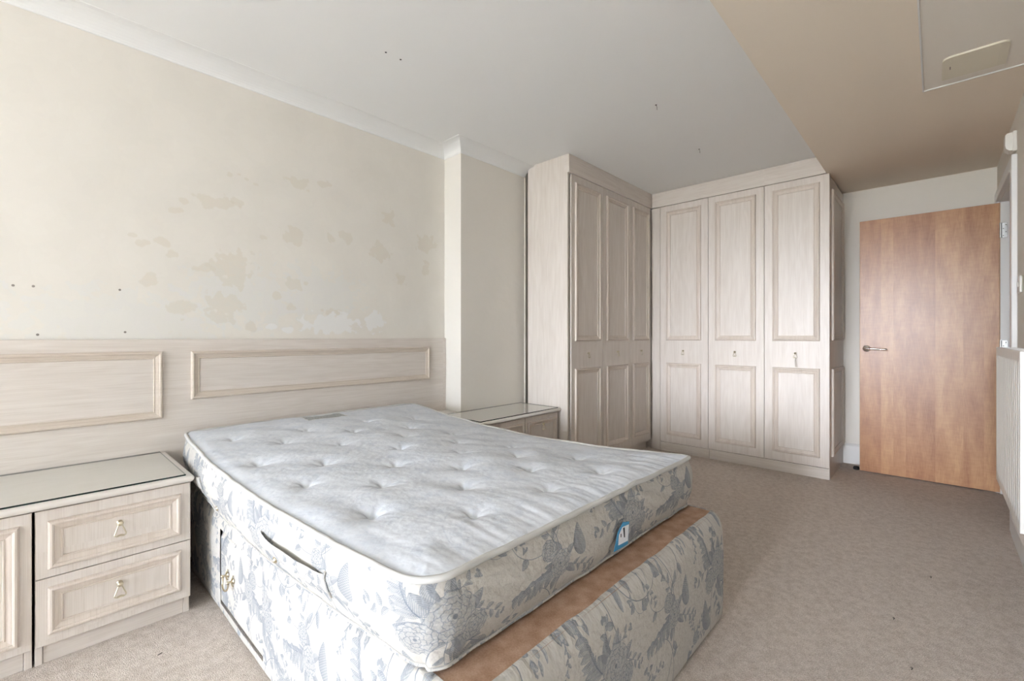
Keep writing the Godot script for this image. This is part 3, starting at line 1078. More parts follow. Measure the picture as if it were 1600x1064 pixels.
# wardrobe on the far wall: three wide doors that face the window
func build_wardrobe_wide() -> void:
	var t := thing("wardrobe", "fitted limed ash wardrobe with three pale doors, beside the open wooden door", "wardrobe", Vector3(4.44, 0, -1.29), "fitted wardrobes")
	var mb := MB.new()
	mb.box(Vector3(4.140, 0.0, -2.42), Vector3(BACK_X - 0.002, 2.297, -0.605), 0.0)
	part(t, "carcass", mb, M.ash_v)
	mb = MB.new()
	mb.box(Vector3(4.106, 0.0, -2.004), Vector3(4.124, 2.299, -1.917), 0.001)
	part(t, "filler_panel", mb, M.ash_v)
	mb = MB.new()
	mb.box(Vector3(4.122, 0.0, -0.604), Vector3(BACK_X - 0.001, 2.284, -0.585), 0.001)
	var e := part(t, "end_panel", mb, M.ash_v)
	moulding(e, Vector3(4.19, 1.045, -0.585), Vector3.RIGHT, Vector3.BACK, 0.53, 1.155, M.ash_mould, 1.15)
	moulding(e, Vector3(4.19, 0.158, -0.585), Vector3.RIGHT, Vector3.BACK, 0.53, 0.670, M.ash_mould, 1.15)
	mb = MB.new()
	mb.box(Vector3(4.092, 2.3015, -1.994), Vector3(4.136, 2.4385, -0.606), 0.0015)
	mb.off = Vector2(0.4, 0.1)
	part(t, "cornice", mb, M.ash_h)
	var joint := -1.462
	for k in 2:
		mb = MB.new()
		mb.off = Vector2(0.7 * k, 0.2)
		mb.box(Vector3(4.104, 0.0, -1.914 if k == 0 else joint + 0.001), Vector3(4.122, 0.082, joint - 0.001 if k == 0 else -0.586), 0.001)
		part(t, "plinth", mb, M.ash_h)
	var zs := [-1.914, -1.471, -1.026, -0.584]
	for k in 3:
		var z0: float = zs[k] + 0.0015
		var w: float = zs[k + 1] - zs[k] - 0.003
		wardrobe_door(t, Vector3(4.100, 0.086, z0), Vector3.BACK, Vector3.LEFT, w, 2.2125, 0.058, w - 0.060)
	# strings tied to the pull of the last door
	var s := thing("key_string", "pale string loop hanging from the pull of the last wardrobe door", "string", Vector3(4.082, 0.84, -0.803))
	for k in 2:
		mb = MB.new()
		var dz := 0.003 if k == 0 else -0.004
		mb.tube([Vector3(4.084, 0.912, -0.803), Vector3(4.083, 0.885, -0.803 + dz), Vector3(4.084, 0.858, -0.800 + dz * 1.5), Vector3(4.085, 0.838, -0.798 + dz * 1.2)], 0.0016, 6)
		part(s, "strand", mb, M.string)

func build_headboard() -> void:
	var t := thing("headboard", "long limed ash headboard panel with two moulded frames, fixed behind the bed", "headboard", Vector3(0.6, 0.3, -2.645))
	var mb := MB.new()
	mb.box(Vector3(-0.62, 0.03, WALL_Z + 0.001), Vector3(PIER_X - 0.002, 1.0636, -2.637), 0.0015)
	var b := part(t, "board", mb, M.ash_h)
	moulding(b, Vector3(-0.46, 0.694, -2.637), Vector3.RIGHT, Vector3.BACK, 0.891, 0.314, M.ash_h_mould, 0.98)
	moulding(b, Vector3(0.540, 0.772, -2.637), Vector3.RIGHT, Vector3.BACK, 1.416, 0.232, M.ash_h_mould, 0.98)

# ------------------------------------------------------------------ bed
func build_bed_base() -> void:
	var t := thing("divan_base", "flower-patterned divan bed base with brown top, under the mattress", "bed base", Vector3(1.17, 0, -1.54))
	var x0 := 0.507
	var x1 := 1.835
	var z0 := -2.50
	var z1 := -0.590
	var r := 0.05
	# body: rounded plan, sides swept upwards, edge rolled over the top
	var plan := []
	var cs := [[x1 - r, z1 - r, 0.0], [x0 + r, z1 - r, PI * 0.5], [x0 + r, z0 + r, PI], [x1 - r, z0 + r, PI * 1.5]]
	for k in 4:
		var c: Array = cs[k]
		for i in 9:
			var g: float = c[2] + PI * 0.5 * i / 8.0
			plan.append([Vector2(c[0] + r * cos(g), c[1] + r * sin(g)), Vector2(cos(g), sin(g))])
		var nx: Array = cs[(k + 1) % 4]
		var g1: float = c[2] + PI * 0.5
		var a := Vector2(c[0] + r * cos(g1), c[1] + r * sin(g1))
		var b := Vector2(nx[0] + r * cos(g1), nx[1] + r * sin(g1))
		if k == 1:
			for z in [-0.72, -0.82, -0.92, -1.02, -1.12, -1.22, -1.32, -1.42, -1.50, GAP_Z1, -1.66, -1.76, -1.86, -1.94, GAP_Z0, -2.09, -2.18, -2.27, -2.36]:
				plan.append([Vector2(x0, z), Vector2(-1, 0)])
		else:
			for i in range(1, 24):
				plan.append([a.lerp(b, i / 24.0), Vector2(cos(g1), sin(g1))])
	plan.append(plan[0])
	var rows := []
	var uvs := []
	var lev := [[0.012, -0.012], [0.02, -0.003], [0.05, 0.0], [0.14, 0.002], [0.24, 0.003], [0.338, 0.001], [0.365, -0.004], [0.385, -0.012], [0.400, -0.024], [0.4065, -0.033], [0.4070, -0.044]]
	for l in lev:
		var row := PackedVector3Array()
		var uv := PackedVector2Array()
		var run := 0.0
		for i in plan.size():
			var p: Vector2 = plan[i][0]
			var nn: Vector2 = plan[i][1]
			if i > 0:
				run += p.distance_to(plan[i - 1][0])
			var wob: float = 0.002 * fold.get_noise_2d(run * 3.0, l[0] * 6.0)
			var q: Vector2 = p + nn * (l[1] + wob)
			var yy: float = l[0]
			if l[0] > 0.4068:
				q -= nn * 0.006 * fold.get_noise_2d(run * 9.0, 4.0)
			row.append(Vector3(q.x, yy, q.y))
			uv.append(Vector2(run, 0.42 - l[0] + l[1] * -0.5))
		rows.append(row)
		uvs.append(uv)
	var mb := MB.new()
	# the drawer opening is left out of the window side
	var opening := {}
	for r2 in lev.size() - 1:
		for c2 in plan.size() - 1:
			var zm: float = (plan[c2][0].y + plan[c2 + 1][0].y) * 0.5
			if plan[c2][1].x < -0.99 and plan[c2 + 1][1].x < -0.99 and zm < GAP_Z1 and zm > GAP_Z0 and lev[r2][0] >= 0.05 and lev[r2 + 1][0] <= 0.34:
				opening[Vector2i(r2, c2)] = true
	mb.sheet(rows, false, true, uvs, opening)
	part(t, "body", mb, M.ticking)
	# brown lining stretched over the top, inside the turned-over edge
	mb = MB.new()
	var top := []
	for s in 9:
		var row := PackedVector3Array()
		for i in plan.size():
			var p: Vector2 = plan[i][0]
			var nn: Vector2 = plan[i][1]
			var q := p - nn * 0.030
			var c := Vector2((x0 + x1) * 0.5, (z0 + z1) * 0.5)
			q = c.lerp(q, 1.0 - s / 8.5)
			row.append(Vector3(q.x, 0.4045, q.y))
		top.append(row)
	mb.sheet(top, false, true)
	part(t, "top_cover", mb, M.brown_cloth, "brown woven top of the bed base")
	for p in [[x0 + 0.06, z0 + 0.06], [x1 - 0.06, z0 + 0.06], [x0 + 0.06, z1 - 0.06], [x1 - 0.06, z1 - 0.06]]:
		mb = MB.new()
		mb.lathe(Vector3(p[0], 0.0, p[1]), Vector3.UP, [[0.0, 0.0], [0.022, 0.0], [0.022, 0.02], [0.0, 0.02]], 12)
		part(t, "foot", mb, M.rubber)
	# drawer on the window side: a padded front in the same cloth, set in the opening with a narrow gap all round
	mb = MB.new()
	var dz0 := GAP_Z0 + 0.005
	var dz1 := GAP_Z1 - 0.005
	var dr := []
	var duv := []
	for j in 19:
		var s := (j - 2) / 14.0
		var row := PackedVector3Array()
		var uv := PackedVector2Array()
		for i in 35:
			var q := (i - 2) / 30.0
			var qc: float = clamp(q, 0.0, 1.0)
			var sc: float = clamp(s, 0.0, 1.0)
			var e: float = min(min(qc, 1.0 - qc) * (dz1 - dz0), min(sc, 1.0 - sc) * 0.278)
			var z: float = lerp(dz0, dz1, qc)
			var y: float = lerp(0.055, 0.333, sc)
			var back: float = 0.018 * max(max(-q * 15.0, (q - 1.0) * 15.0), max(-s * 7.0, (s - 1.0) * 7.0))
			row.append(Vector3(x0 + 0.006 - 0.010 * (1.0 - exp(-e / 0.005)) + max(back, 0.0), y, z))
			uv.append(Vector2(2.9 + z, 0.42 - y))
		dr.append(row)
		duv.append(uv)
	mb.sheet(dr, false, false, duv)
	var drawer := part(t, "drawer_front", mb, M.ticking)
	# brass bail handle
	var hx := x0 - 0.006
	var hy := 0.205
	var hz := -1.862
	var bail := []
	for i in 13:
		var g := PI * i / 12.0
		bail.append(Vector3(hx - 0.016 - 0.006 * sin(g), hy - 0.036 * pow(sin(g), 0.5), hz - 0.032 * cos(g)))
	mb = MB.new()
	mb.tube(bail, 0.003, 8)
	var hd := part(drawer, "handle", mb, M.brass, "brass drop handle")
	for k in 2:
		var zz := hz + (-0.032 if k == 0 else 0.032)
		mb = MB.new()
		mb.lathe(Vector3(hx, hy, zz), Vector3.LEFT, [[0.0, 0.0], [0.010, 0.0], [0.010, 0.002], [0.004, 0.004], [0.003, 0.014], [0.006, 0.017], [0.005, 0.022], [0.0, 0.024]], 12)
		mb.tube([Vector3(hx - 0.002, hy + 0.02, zz), Vector3(hx - 0.006, hy + 0.008, zz), Vector3(hx - 0.006, hy - 0.008, zz), Vector3(hx - 0.002, hy - 0.02, zz)], 0.003, 6)
		part(hd, "post", mb, M.brass)

func build_mattress() -> void:
	var t := thing("mattress", "bowed pale blue tufted mattress with flower-patterned sides, on the divan", "mattress", Vector3(1.165, 0.404, -1.657))
	var NX := 340
	var NZ := 490
	var rows := []
	var uvs := []
	for j in NZ + 1:
		var row := PackedVector3Array()
		var uv := PackedVector2Array()
		var z: float = lerp(MZ0, MZ1, float(j) / NZ)
		for i in NX + 1:
			var x: float = lerp(MX0, MX1, float(i) / NX)
			var q := round_corner(x, z)
			row.append(Vector3(bow(q.x, q.y), top_height(x, z), q.y))
			uv.append(Vector2(q.x, q.y))
		rows.append(row)
		uvs.append(uv)
	var mb := MB.new()
	mb.sheet(rows, false, true, uvs)
	var top := part(t, "top", mb, M.top_cloth, "faded pale blue tufted top")
	# tuft ties in the dimples
	for p in TUFTS:
		mb = MB.new()
		var y := top_height(p[0], p[1])
		mb.lathe(Vector3(bow(p[0], p[1]), y - 0.001, p[1]), Vector3.UP, [[0.0045, 0.0], [0.004, 0.0015], [0.002, 0.0025], [0.0, 0.003]], 10)
		part(top, "tuft", mb, M.tuft)
	# border
	var per := perimeter(70.0)
	per.append(per[0])
	rows = []
	uvs = []
	for s in 15:
		var row := PackedVector3Array()
		var uv := PackedVector2Array()
		var run := 0.0
		for i in per.size():
			var p: Vector2 = per[i][0]
			if i > 0:
				run += p.distance_to(per[i - 1][0])
			var yb := bottom_height(p)
			row.append(border_point(p, per[i][1], s / 14.0, yb))
			uv.append(Vector2(run + 0.28, 0.30 - 0.22 * s / 14.0))
		rows.append(row)
		uvs.append(uv)
	mb = MB.new()
	mb.sheet(rows, false, true, uvs)
	var border := part(t, "border", mb, M.ticking, "flower-patterned mattress side")
	# underside
	mb = MB.new()
	var cen := Vector3(1.165, 0.408, -1.65)
	var under := []
	for s in 5:
		var row := PackedVector3Array()
		for q in rows[0]:
			row.append(q.lerp(Vector3(cen.x, q.y, cen.z), s / 4.2))
		under.append(row)
	mb.sheet(under, false, false)
	part(t, "underside", mb, M.piping)
	# piping along the top and bottom seams
	for which in 2:
		var path := []
		for i in per.size() - 1:
			var p: Vector2 = per[i][0]
			var q := border_point(p, per[i][1], 1.0 if which == 0 else 0.03, bottom_height(p))
			var nn: Vector2 = per[i][1]
			q += Vector3(nn.x, 0, nn.y) * (0.005 if which == 0 else 0.002) + Vector3(0, 0.003 if which == 0 else 0.0, 0)
			path.append(q)
		mb = MB.new()
		mb.tube(path, 0.0075 if which == 0 else 0.004, 10, true)
		part(t, "piping", mb, M.piping if which == 0 else M.ticking)
	# strap handles on the window side: a band standing off the border between two stitched ends
	for h in [[-1.40, -1.035], [-2.42, -2.09]]:
		strap(border, h[0], h[1])
	for z in [-1.885, -1.335]:
		var q := border_at_left(z, 0.46)
		mb = MB.new()
		mb.lathe(q, Vector3.LEFT, [[0.0, 0.002], [0.004, 0.002], [0.0045, 0.004], [0.007, 0.0045], [0.009, 0.002], [0.0095, -0.002]], 14)
		part(border, "vent_eyelet", mb, M.brass, "small brass vent eyelet")
	# fire label stitched in the foot seam
	var tz := border_foot(1.205, 0.5) + 0.005
	mb = MB.new()
	mb.slab(Vector3(1.168, 0.448, tz), Vector3(1, 0.04, 0.10).normalized(), Vector3(-0.06, 1, 0.10).normalized(), Vector3(0, -0.1, 1).normalized(), PackedVector2Array([Vector2(0, 0), Vector2(0.070, 0.0), Vector2(0.070, 0.072), Vector2(0.038, 0.080), Vector2(0.016, 0.058)]), 0.001)
	var lab := part(t, "fire_label", mb, M.blue_tag, "white and blue cloth label with a black mark")
	var u := Vector3(1, 0.04, 0.10).normalized()
	var vv := Vector3(-0.06, 1, 0.10).normalized()
	var nn := Vector3(0, -0.1, 1).normalized()
	var o := Vector3(1.168, 0.448, tz) + nn * 0.0012
	mb = MB.new()
	mb.slab(o, u, vv, nn, PackedVector2Array([Vector2(0.020, 0.014), Vector2(0.068, 0.012), Vector2(0.068, 0.064), Vector2(0.034, 0.066), Vector2(0.020, 0.046)]), 0.0004)
	part(lab, "print_field", mb, M.tag_white)
	mb = MB.new()
	mb.slab(o + nn * 0.0005, u, vv, nn, PackedVector2Array([Vector2(0.046, 0.030), Vector2(0.051, 0.029), Vector2(0.046, 0.062), Vector2(0.038, 0.062)]), 0.0003)
	mb.slab(o + nn * 0.0005, u, vv, nn, PackedVector2Array([Vector2(0.028, 0.036), Vector2(0.032, 0.036), Vector2(0.031, 0.047), Vector2(0.027, 0.047)]), 0.0003)
	part(lab, "black_mark", mb, M.tag_black)
	# printed maker's panel at the head
	var lw := 9
	var lr := []
	var lu := []
	for j in lw:
		var row := PackedVector3Array()
		var uv := PackedVector2Array()
		for i in lw:
			var x: float = lerp(1.02, 1.24, i / 8.0)
			var z: float = lerp(-2.545, -2.42, j / 8.0)
			row.append(Vector3(bow(x, z), top_height(x, z) + 0.0012, z))
			uv.append(Vector2(i / 8.0, j / 8.0))
		lr.append(row)
		lu.append(uv)
	mb = MB.new()
	mb.sheet(lr, false, true, lu)
	var lm := mat(Color.WHITE, 0.8)
	lm.albedo_texture = tex(maker_panel_image(128, 72))
	part(top, "printed_panel", mb, lm, "worn grey printed panel near the headboard")

func bottom_height(p: Vector2) -> float:
	return 0.4140 + 0.0025 * fold.get_noise_2d(p.x * 4.0, p.y * 4.0)

func border_at_left(z: float, y: float) -> Vector3:
	var p := Vector2(MX0, z)
	var yb := bottom_height(p)
	return border_point(p, Vector2(-1, 0), (y - yb) / (seam_height(MX0, z) - yb), yb)

func border_foot(x: float, s: float) -> float:
	return border_point(Vector2(x, MZ1), Vector2(0, 1), s, 0.414).z

func strap(parent: Node3D, za: float, zb: float) -> void:
	var rows := []
	var uvs := []
	for j in 7:
		var s := j / 6.0
		var row := PackedVector3Array()
		var uv := PackedVector2Array()
		for i in 29:
			var q := i / 28.0
			var z: float = lerp(za, zb, q)
			var y: float = lerp(0.478, 0.528, s)
			var b := border_at_left(z, y)
			row.append(b + Vector3(-0.003 - 0.013 * pow(sin(PI * q), 0.6) * (0.45 + 0.55 * s) + (0.0025 if j == 0 else 0.0), 0, 0))
			uv.append(Vector2(z * 1.0 + 4.0, 0.9 - y))
		rows.append(row)
		uvs.append(uv)
	var mb := MB.new()
	mb.sheet(rows, false, false, uvs)
	var st := part(parent, "strap_handle", mb, M.ticking, "cloth carrying handle")
	# stitched welt that closes the end of the strap
	mb = MB.new()
	var pts := []
	for k in 8:
		var y: float = lerp(0.470, 0.534, k / 7.0)
		pts.append(border_at_left(zb + 0.006, y) + Vector3(-0.002, 0, 0.003 * sin(k * 0.9)))
	mb.tube(pts, 0.0035, 8)
	part(st, "welt", mb, M.ticking)

func maker_panel_image(w: int, h: int) -> Image:
	var im := Image.create(w, h, false, Image.FORMAT_RGB8)
	var a := noise(77, 0.14, 2)
	var r := noise(78, 0.05, 3)
	for y in h:
		for x in w:
			var e: float = min(min(x, w - 1 - x), min(y, h - 1 - y))
			var c := rgb(220, 221, 220)
			if e > 4 + 6.0 * r.get_noise_2d(x, y):
				var k: float = clamp(0.52 + 0.9 * a.get_noise_2d(x * 1.5, y * 3.2), 0.0, 1.0)
				c = c.lerp(rgb(112, 116, 116), k)
			im.set_pixel(x, y, c)
	return im

# ------------------------------------------------------------------ bedside units
func drawer_front(parent: Node3D, x0: float, x1: float, y0: float, y1: float, zf: float, called: String, fx0: float, fx1: float, fy0: float, fy1: float, pull := true) -> MeshInstance3D:
	var mb := MB.new()
	mb.off = Vector2(fposmod(x0 * 1.7 + y0, 0.5), y0 * 1.3)
	mb.box(Vector3(x0, y0, zf - 0.018), Vector3(x1, y1, zf), 0.0012)
	var d := part(parent, called, mb, M.ash_v)
	moulding(d, Vector3(fx0, fy0, zf), Vector3.RIGHT, Vector3.BACK, fx1 - fx0, fy1 - fy0, M.ash_mould, 1.0)
	if pull:
		drop_pull(d, Vector3((fx0 + fx1) * 0.5, fy1 - 0.030 if called == "door" else (fy0 + fy1) * 0.5 + 0.022, zf), Vector3.BACK, 1.05)
	return d

# worktop with a rounded front nose; the nose returns along the free end
func worktop(label: String, x0: float, x1: float, zb: float, zf: float, round_end: int, notch_x := 0.0, notch_z := 0.0) -> void:
	var t := thing("cabinet_worktop", label, "worktop", Vector3((x0 + x1) * 0.5, 0.513, (zb + zf) * 0.5))
	var r := 0.012
	var mb := MB.new()
	var rows := []
	for i in 13:
		var g := -PI * 0.5 + PI * i / 12.0
		var off := r * cos(g)
		var y := 0.525 + r * sin(g)
		var row := PackedVector3Array()
		if round_end > 0:
			row.append(Vector3(x0, y, zf - r + off))
			row.append(Vector3(x1 - r - 0.004, y, zf - r + off))
			for k in 7:
				var h := PI * 0.5 * k / 6.0
				row.append(Vector3(x1 - r - 0.004 + (0.004 + off) * sin(h), y, zf - r - 0.004 + (0.004 + off) * cos(h)))
			row.append(Vector3(x1 - r + off, y, zb))
		else:
			row.append(Vector3(x0, y, zb if notch_z == 0.0 else WALL_Z + 0.02))
			row.append(Vector3(x0 - 0.0, y, zf - r + off))
			row.append(Vector3(x1, y, zf - r + off))
		rows.append(row)
	mb.sheet(rows, false, true)
	if round_end > 0:
		mb.box(Vector3(x0, 0.5132, zb), Vector3(x1 - r, 0.5368, zf - r), 0.0)
	else:
		mb.box(Vector3(x0, 0.5132, notch_z), Vector3(x1, 0.5368, zf - r), 0.0)
		if notch_x > x0:
			mb.box(Vector3(x0, 0.5132, zb), Vector3(notch_x, 0.5368, notch_z), 0.0)
	part(t, "top", mb, M.nosing)

func glass_sheet(label: String, x0: float, x1: float, zb: float, zf: float) -> void:
	var t := thing("glass_top", label, "glass", Vector3((x0 + x1) * 0.5, 0.537, (zb + zf) * 0.5))
	var mb := MB.new()
	mb.face([Vector3(x0, 0.5430, zb), Vector3(x1, 0.5430, zb), Vector3(x1, 0.5430, zf), Vector3(x0, 0.5430, zf)], Vector3.UP)
	part(t, "pane", mb, M.glass)
	mb = MB.new()
	var p := [Vector3(x0, 0, zb), Vector3(x1, 0, zb), Vector3(x1, 0, zf), Vector3(x0, 0, zf)]
	var out := [Vector3.FORWARD, Vector3.RIGHT, Vector3.BACK, Vector3.LEFT]
	for k in 4:
		var a: Vector3 = p[k] + Vector3(0, 0.5372, 0)
		var b: Vector3 = p[(k + 1) % 4] + Vector3(0, 0.5372, 0)
		mb.face([a, b, b + Vector3(0, 0.0056, 0), a + Vector3(0, 0.0056, 0)], out[k])
	part(t, "ground_edge", mb, M.glass_edge, "dark green ground edge")

func build_bedside_left() -> void:
	var g := "bedside cabinets of the fitted furniture"
	var zf := -2.125
	# drawer unit
	var t := thing("bedside_cabinet", "limed ash bedside unit with two drawers, between cupboard unit and bed", "cabinet", Vector3(0.223, 0, -2.38), g)
	var mb := MB.new()
	mb.box(Vector3(0.015, 0, -2.634), Vector3(0.033, 0.512, -2.144), 0.001)
	mb.box(Vector3(0.415, 0, -2.634), Vector3(0.433, 0.512, -2.144), 0.001)
	mb.box(Vector3(0.033, 0.07, -2.634), Vector3(0.415, 0.512, -2.150), 0.0)
	part(t, "carcass", mb, M.ash_v)
	mb = MB.new()
	mb.box(Vector3(0.034, 0.0, -2.164), Vector3(0.414, 0.069, -2.148), 0.001)
	part(t, "plinth", mb, M.ash_h)
	drawer_front(t, 0.0165, 0.4335, 0.287, 0.508, zf, "drawer", 0.044, 0.404, 0.314, 0.472)
	drawer_front(t, 0.0165, 0.4335, 0.066, 0.284, zf, "drawer", 0.044, 0.404, 0.100, 0.256)
	# cupboard unit
	t = thing("bedside_cabinet", "limed ash bedside unit with a cupboard door, at the left picture edge", "cabinet", Vector3(-0.2, 0, -2.38), g)
	mb = MB.new()
	mb.box(Vector3(-0.409, 0, -2.634), Vector3(-0.391, 0.512, -2.144), 0.001)
	mb.box(Vector3(-0.009, 0, -2.634), Vector3(0.009, 0.512, -2.144), 0.001)
	mb.box(Vector3(-0.391, 0.07, -2.634), Vector3(-0.009, 0.512, -2.150), 0.0)
	part(t, "carcass", mb, M.ash_v)
	mb = MB.new()
	mb.box(Vector3(-0.390, 0.0, -2.164), Vector3(-0.010, 0.069, -2.148), 0.001)
	part(t, "plinth", mb, M.ash_h)
	drawer_front(t, -0.4085, 0.0085, 0.066, 0.508, zf, "door", -0.383, -0.018, 0.093, 0.474)
	worktop("white nosed worktop over both bedside units left of the bed", -0.43, 0.446, -2.634, -2.106, 1)
	glass_sheet("glass sheet on the worktop left of the bed", -0.42, 0.419, -2.632, -2.126)

func build_bedside_right() -> void:
	var g := "bedside cabinets of the fitted furniture"
	var zf := -2.088
	var t := thing("bedside_cabinet", "limed ash bedside unit half hidden behind the mattress, nearest the headboard", "cabinet", Vector3(2.14, 0, -2.28), g)
	var mb := MB.new()
	mb.box(Vector3(1.935, 0, PIER_Z + 0.004), Vector3(1.953, 0.512, -2.107), 0.001)
	mb.box(Vector3(1.953, 0.07, PIER_Z + 0.004), Vector3(2.362, 0.512, -2.113), 0.0)
	part(t, "carcass", mb, M.ash_v)
	mb = MB.new()
	mb.box(Vector3(1.954, 0.0, -2.13), Vector3(2.36, 0.069, -2.115), 0.001)
	part(t, "plinth", mb, M.ash_h)
	drawer_front(t, 1.936, 2.360, 0.066, 0.508, zf, "door", 1.962, 2.332, 0.093, 0.476)
	t = thing("bedside_cabinet", "limed ash bedside unit with small ring pull, against the wardrobe end panel", "cabinet", Vector3(2.55, 0, -2.28), g)
	mb = MB.new()
	mb.box(Vector3(2.364, 0.07, PIER_Z + 0.004), Vector3(2.732, 0.512, -2.113), 0.0)
	mb.box(Vector3(2.734, 0, PIER_Z + 0.004), Vector3(2.748, 0.512, -2.118), 0.001)
	part(t, "carcass", mb, M.ash_v)
	mb = MB.new()
	mb.box(Vector3(2.364, 0.0, -2.13), Vector3(2.732, 0.069, -2.115), 0.001)
	part(t, "plinth", mb, M.ash_h)
	drawer_front(t, 2.364, 2.733, 0.066, 0.508, zf, "door", 2.388, 2.712, 0.093, 0.476)
	worktop("white nosed worktop of the small bedside unit beside the wardrobe", 1.915, 2.751, -2.634, -2.069, 0, PIER_X - 0.002, PIER_Z + 0.003)
	glass_sheet("glass sheet on the worktop beside the wardrobe", 1.936, 2.735, PIER_Z + 0.006, -2.084)

# ------------------------------------------------------------------ door
func build_door() -> void:
	var t := Node3D.new()
	t.name = "door_1"
	t.position = Vector3(4.555, 0, -0.066)
	add_child(t)
	t.set_meta("kind", "structure")
	t.set_meta("label", "open flush door in glossy brown wood veneer with a chrome lever")
	t.set_meta("category", "door")
	var mb := MB.new()
	mb.box(Vector3(4.5365, 0.010, -0.447), Vector3(4.5765, 1.989, 0.313), 0.0012)
	var leafp := part(t, "leaf", mb, M.veneer)
	for z in [-0.4495, 0.3135]:
		mb = MB.new()
		mb.box(Vector3(4.5368, 0.010, z), Vector3(4.5762, 1.989, z + 0.003), 0.0006)
		part(leafp, "edge_lipping", mb, M.lipping)
	for s in [-1.0, 1.0]:
		var fx := 4.5365 if s < 0 else 4.5765
		mb = MB.new()
		mb.lathe(Vector3(fx, 0.980, -0.405), Vector3(s, 0, 0), [[0.0, 0.0], [0.025, 0.0], [0.025, 0.005], [0.022, 0.008], [0.010, 0.009], [0.0085, 0.012], [0.0085, 0.040]], 24)
		var h := part(t, "handle", mb, M.chrome, "chrome lever handle")
		mb = MB.new()
		mb.tube([Vector3(fx + s * 0.040, 0.980, -0.413), Vector3(fx + s * 0.044, 0.980, -0.400), Vector3(fx + s * 0.046, 0.979, -0.36), Vector3(fx + s * 0.045, 0.977, -0.31), Vector3(fx + s * 0.041, 0.975, -0.280)], 0.0085, 12)
		part(h, "lever", mb, M.chrome)
	for y in [1.80, 1.0, 0.23]:
		mb = MB.new()
		mb.tube([Vector3(4.532, y - 0.05, 0.3175), Vector3(4.532, y + 0.05, 0.3175)], 0.006, 10)
		mb.box(Vector3(4.5435, y - 0.05, 0.322), Vector3(4.5452, y + 0.05, 0.352), 0.0004)
		var hg := part(t, "hinge", mb, M.steel, "steel butt hinge")
		mb = MB.new()
		for k in 4:
			mb.lathe(Vector3(4.5436, y - 0.036 + 0.024 * k, 0.331 if k % 2 == 0 else 0.343), Vector3.LEFT, [[0.0, 0.0006], [0.0032, 0.0006], [0.0036, 0.0]], 10)
		part(hg, "screws", mb, M.plug)
	# wedge shaped floor stop
	mb = MB.new()
	mb.lathe(Vector3(4.592, 0.0, -0.476), Vector3.UP, [[0.0, 0.0], [0.021, 0.0], [0.022, 0.006], [0.020, 0.018], [0.015, 0.024], [0.0, 0.025]], 18)
	single("floor_door_stop", mb, M.rubber, "black rubber door stop on the carpet by the door edge", "door stop")

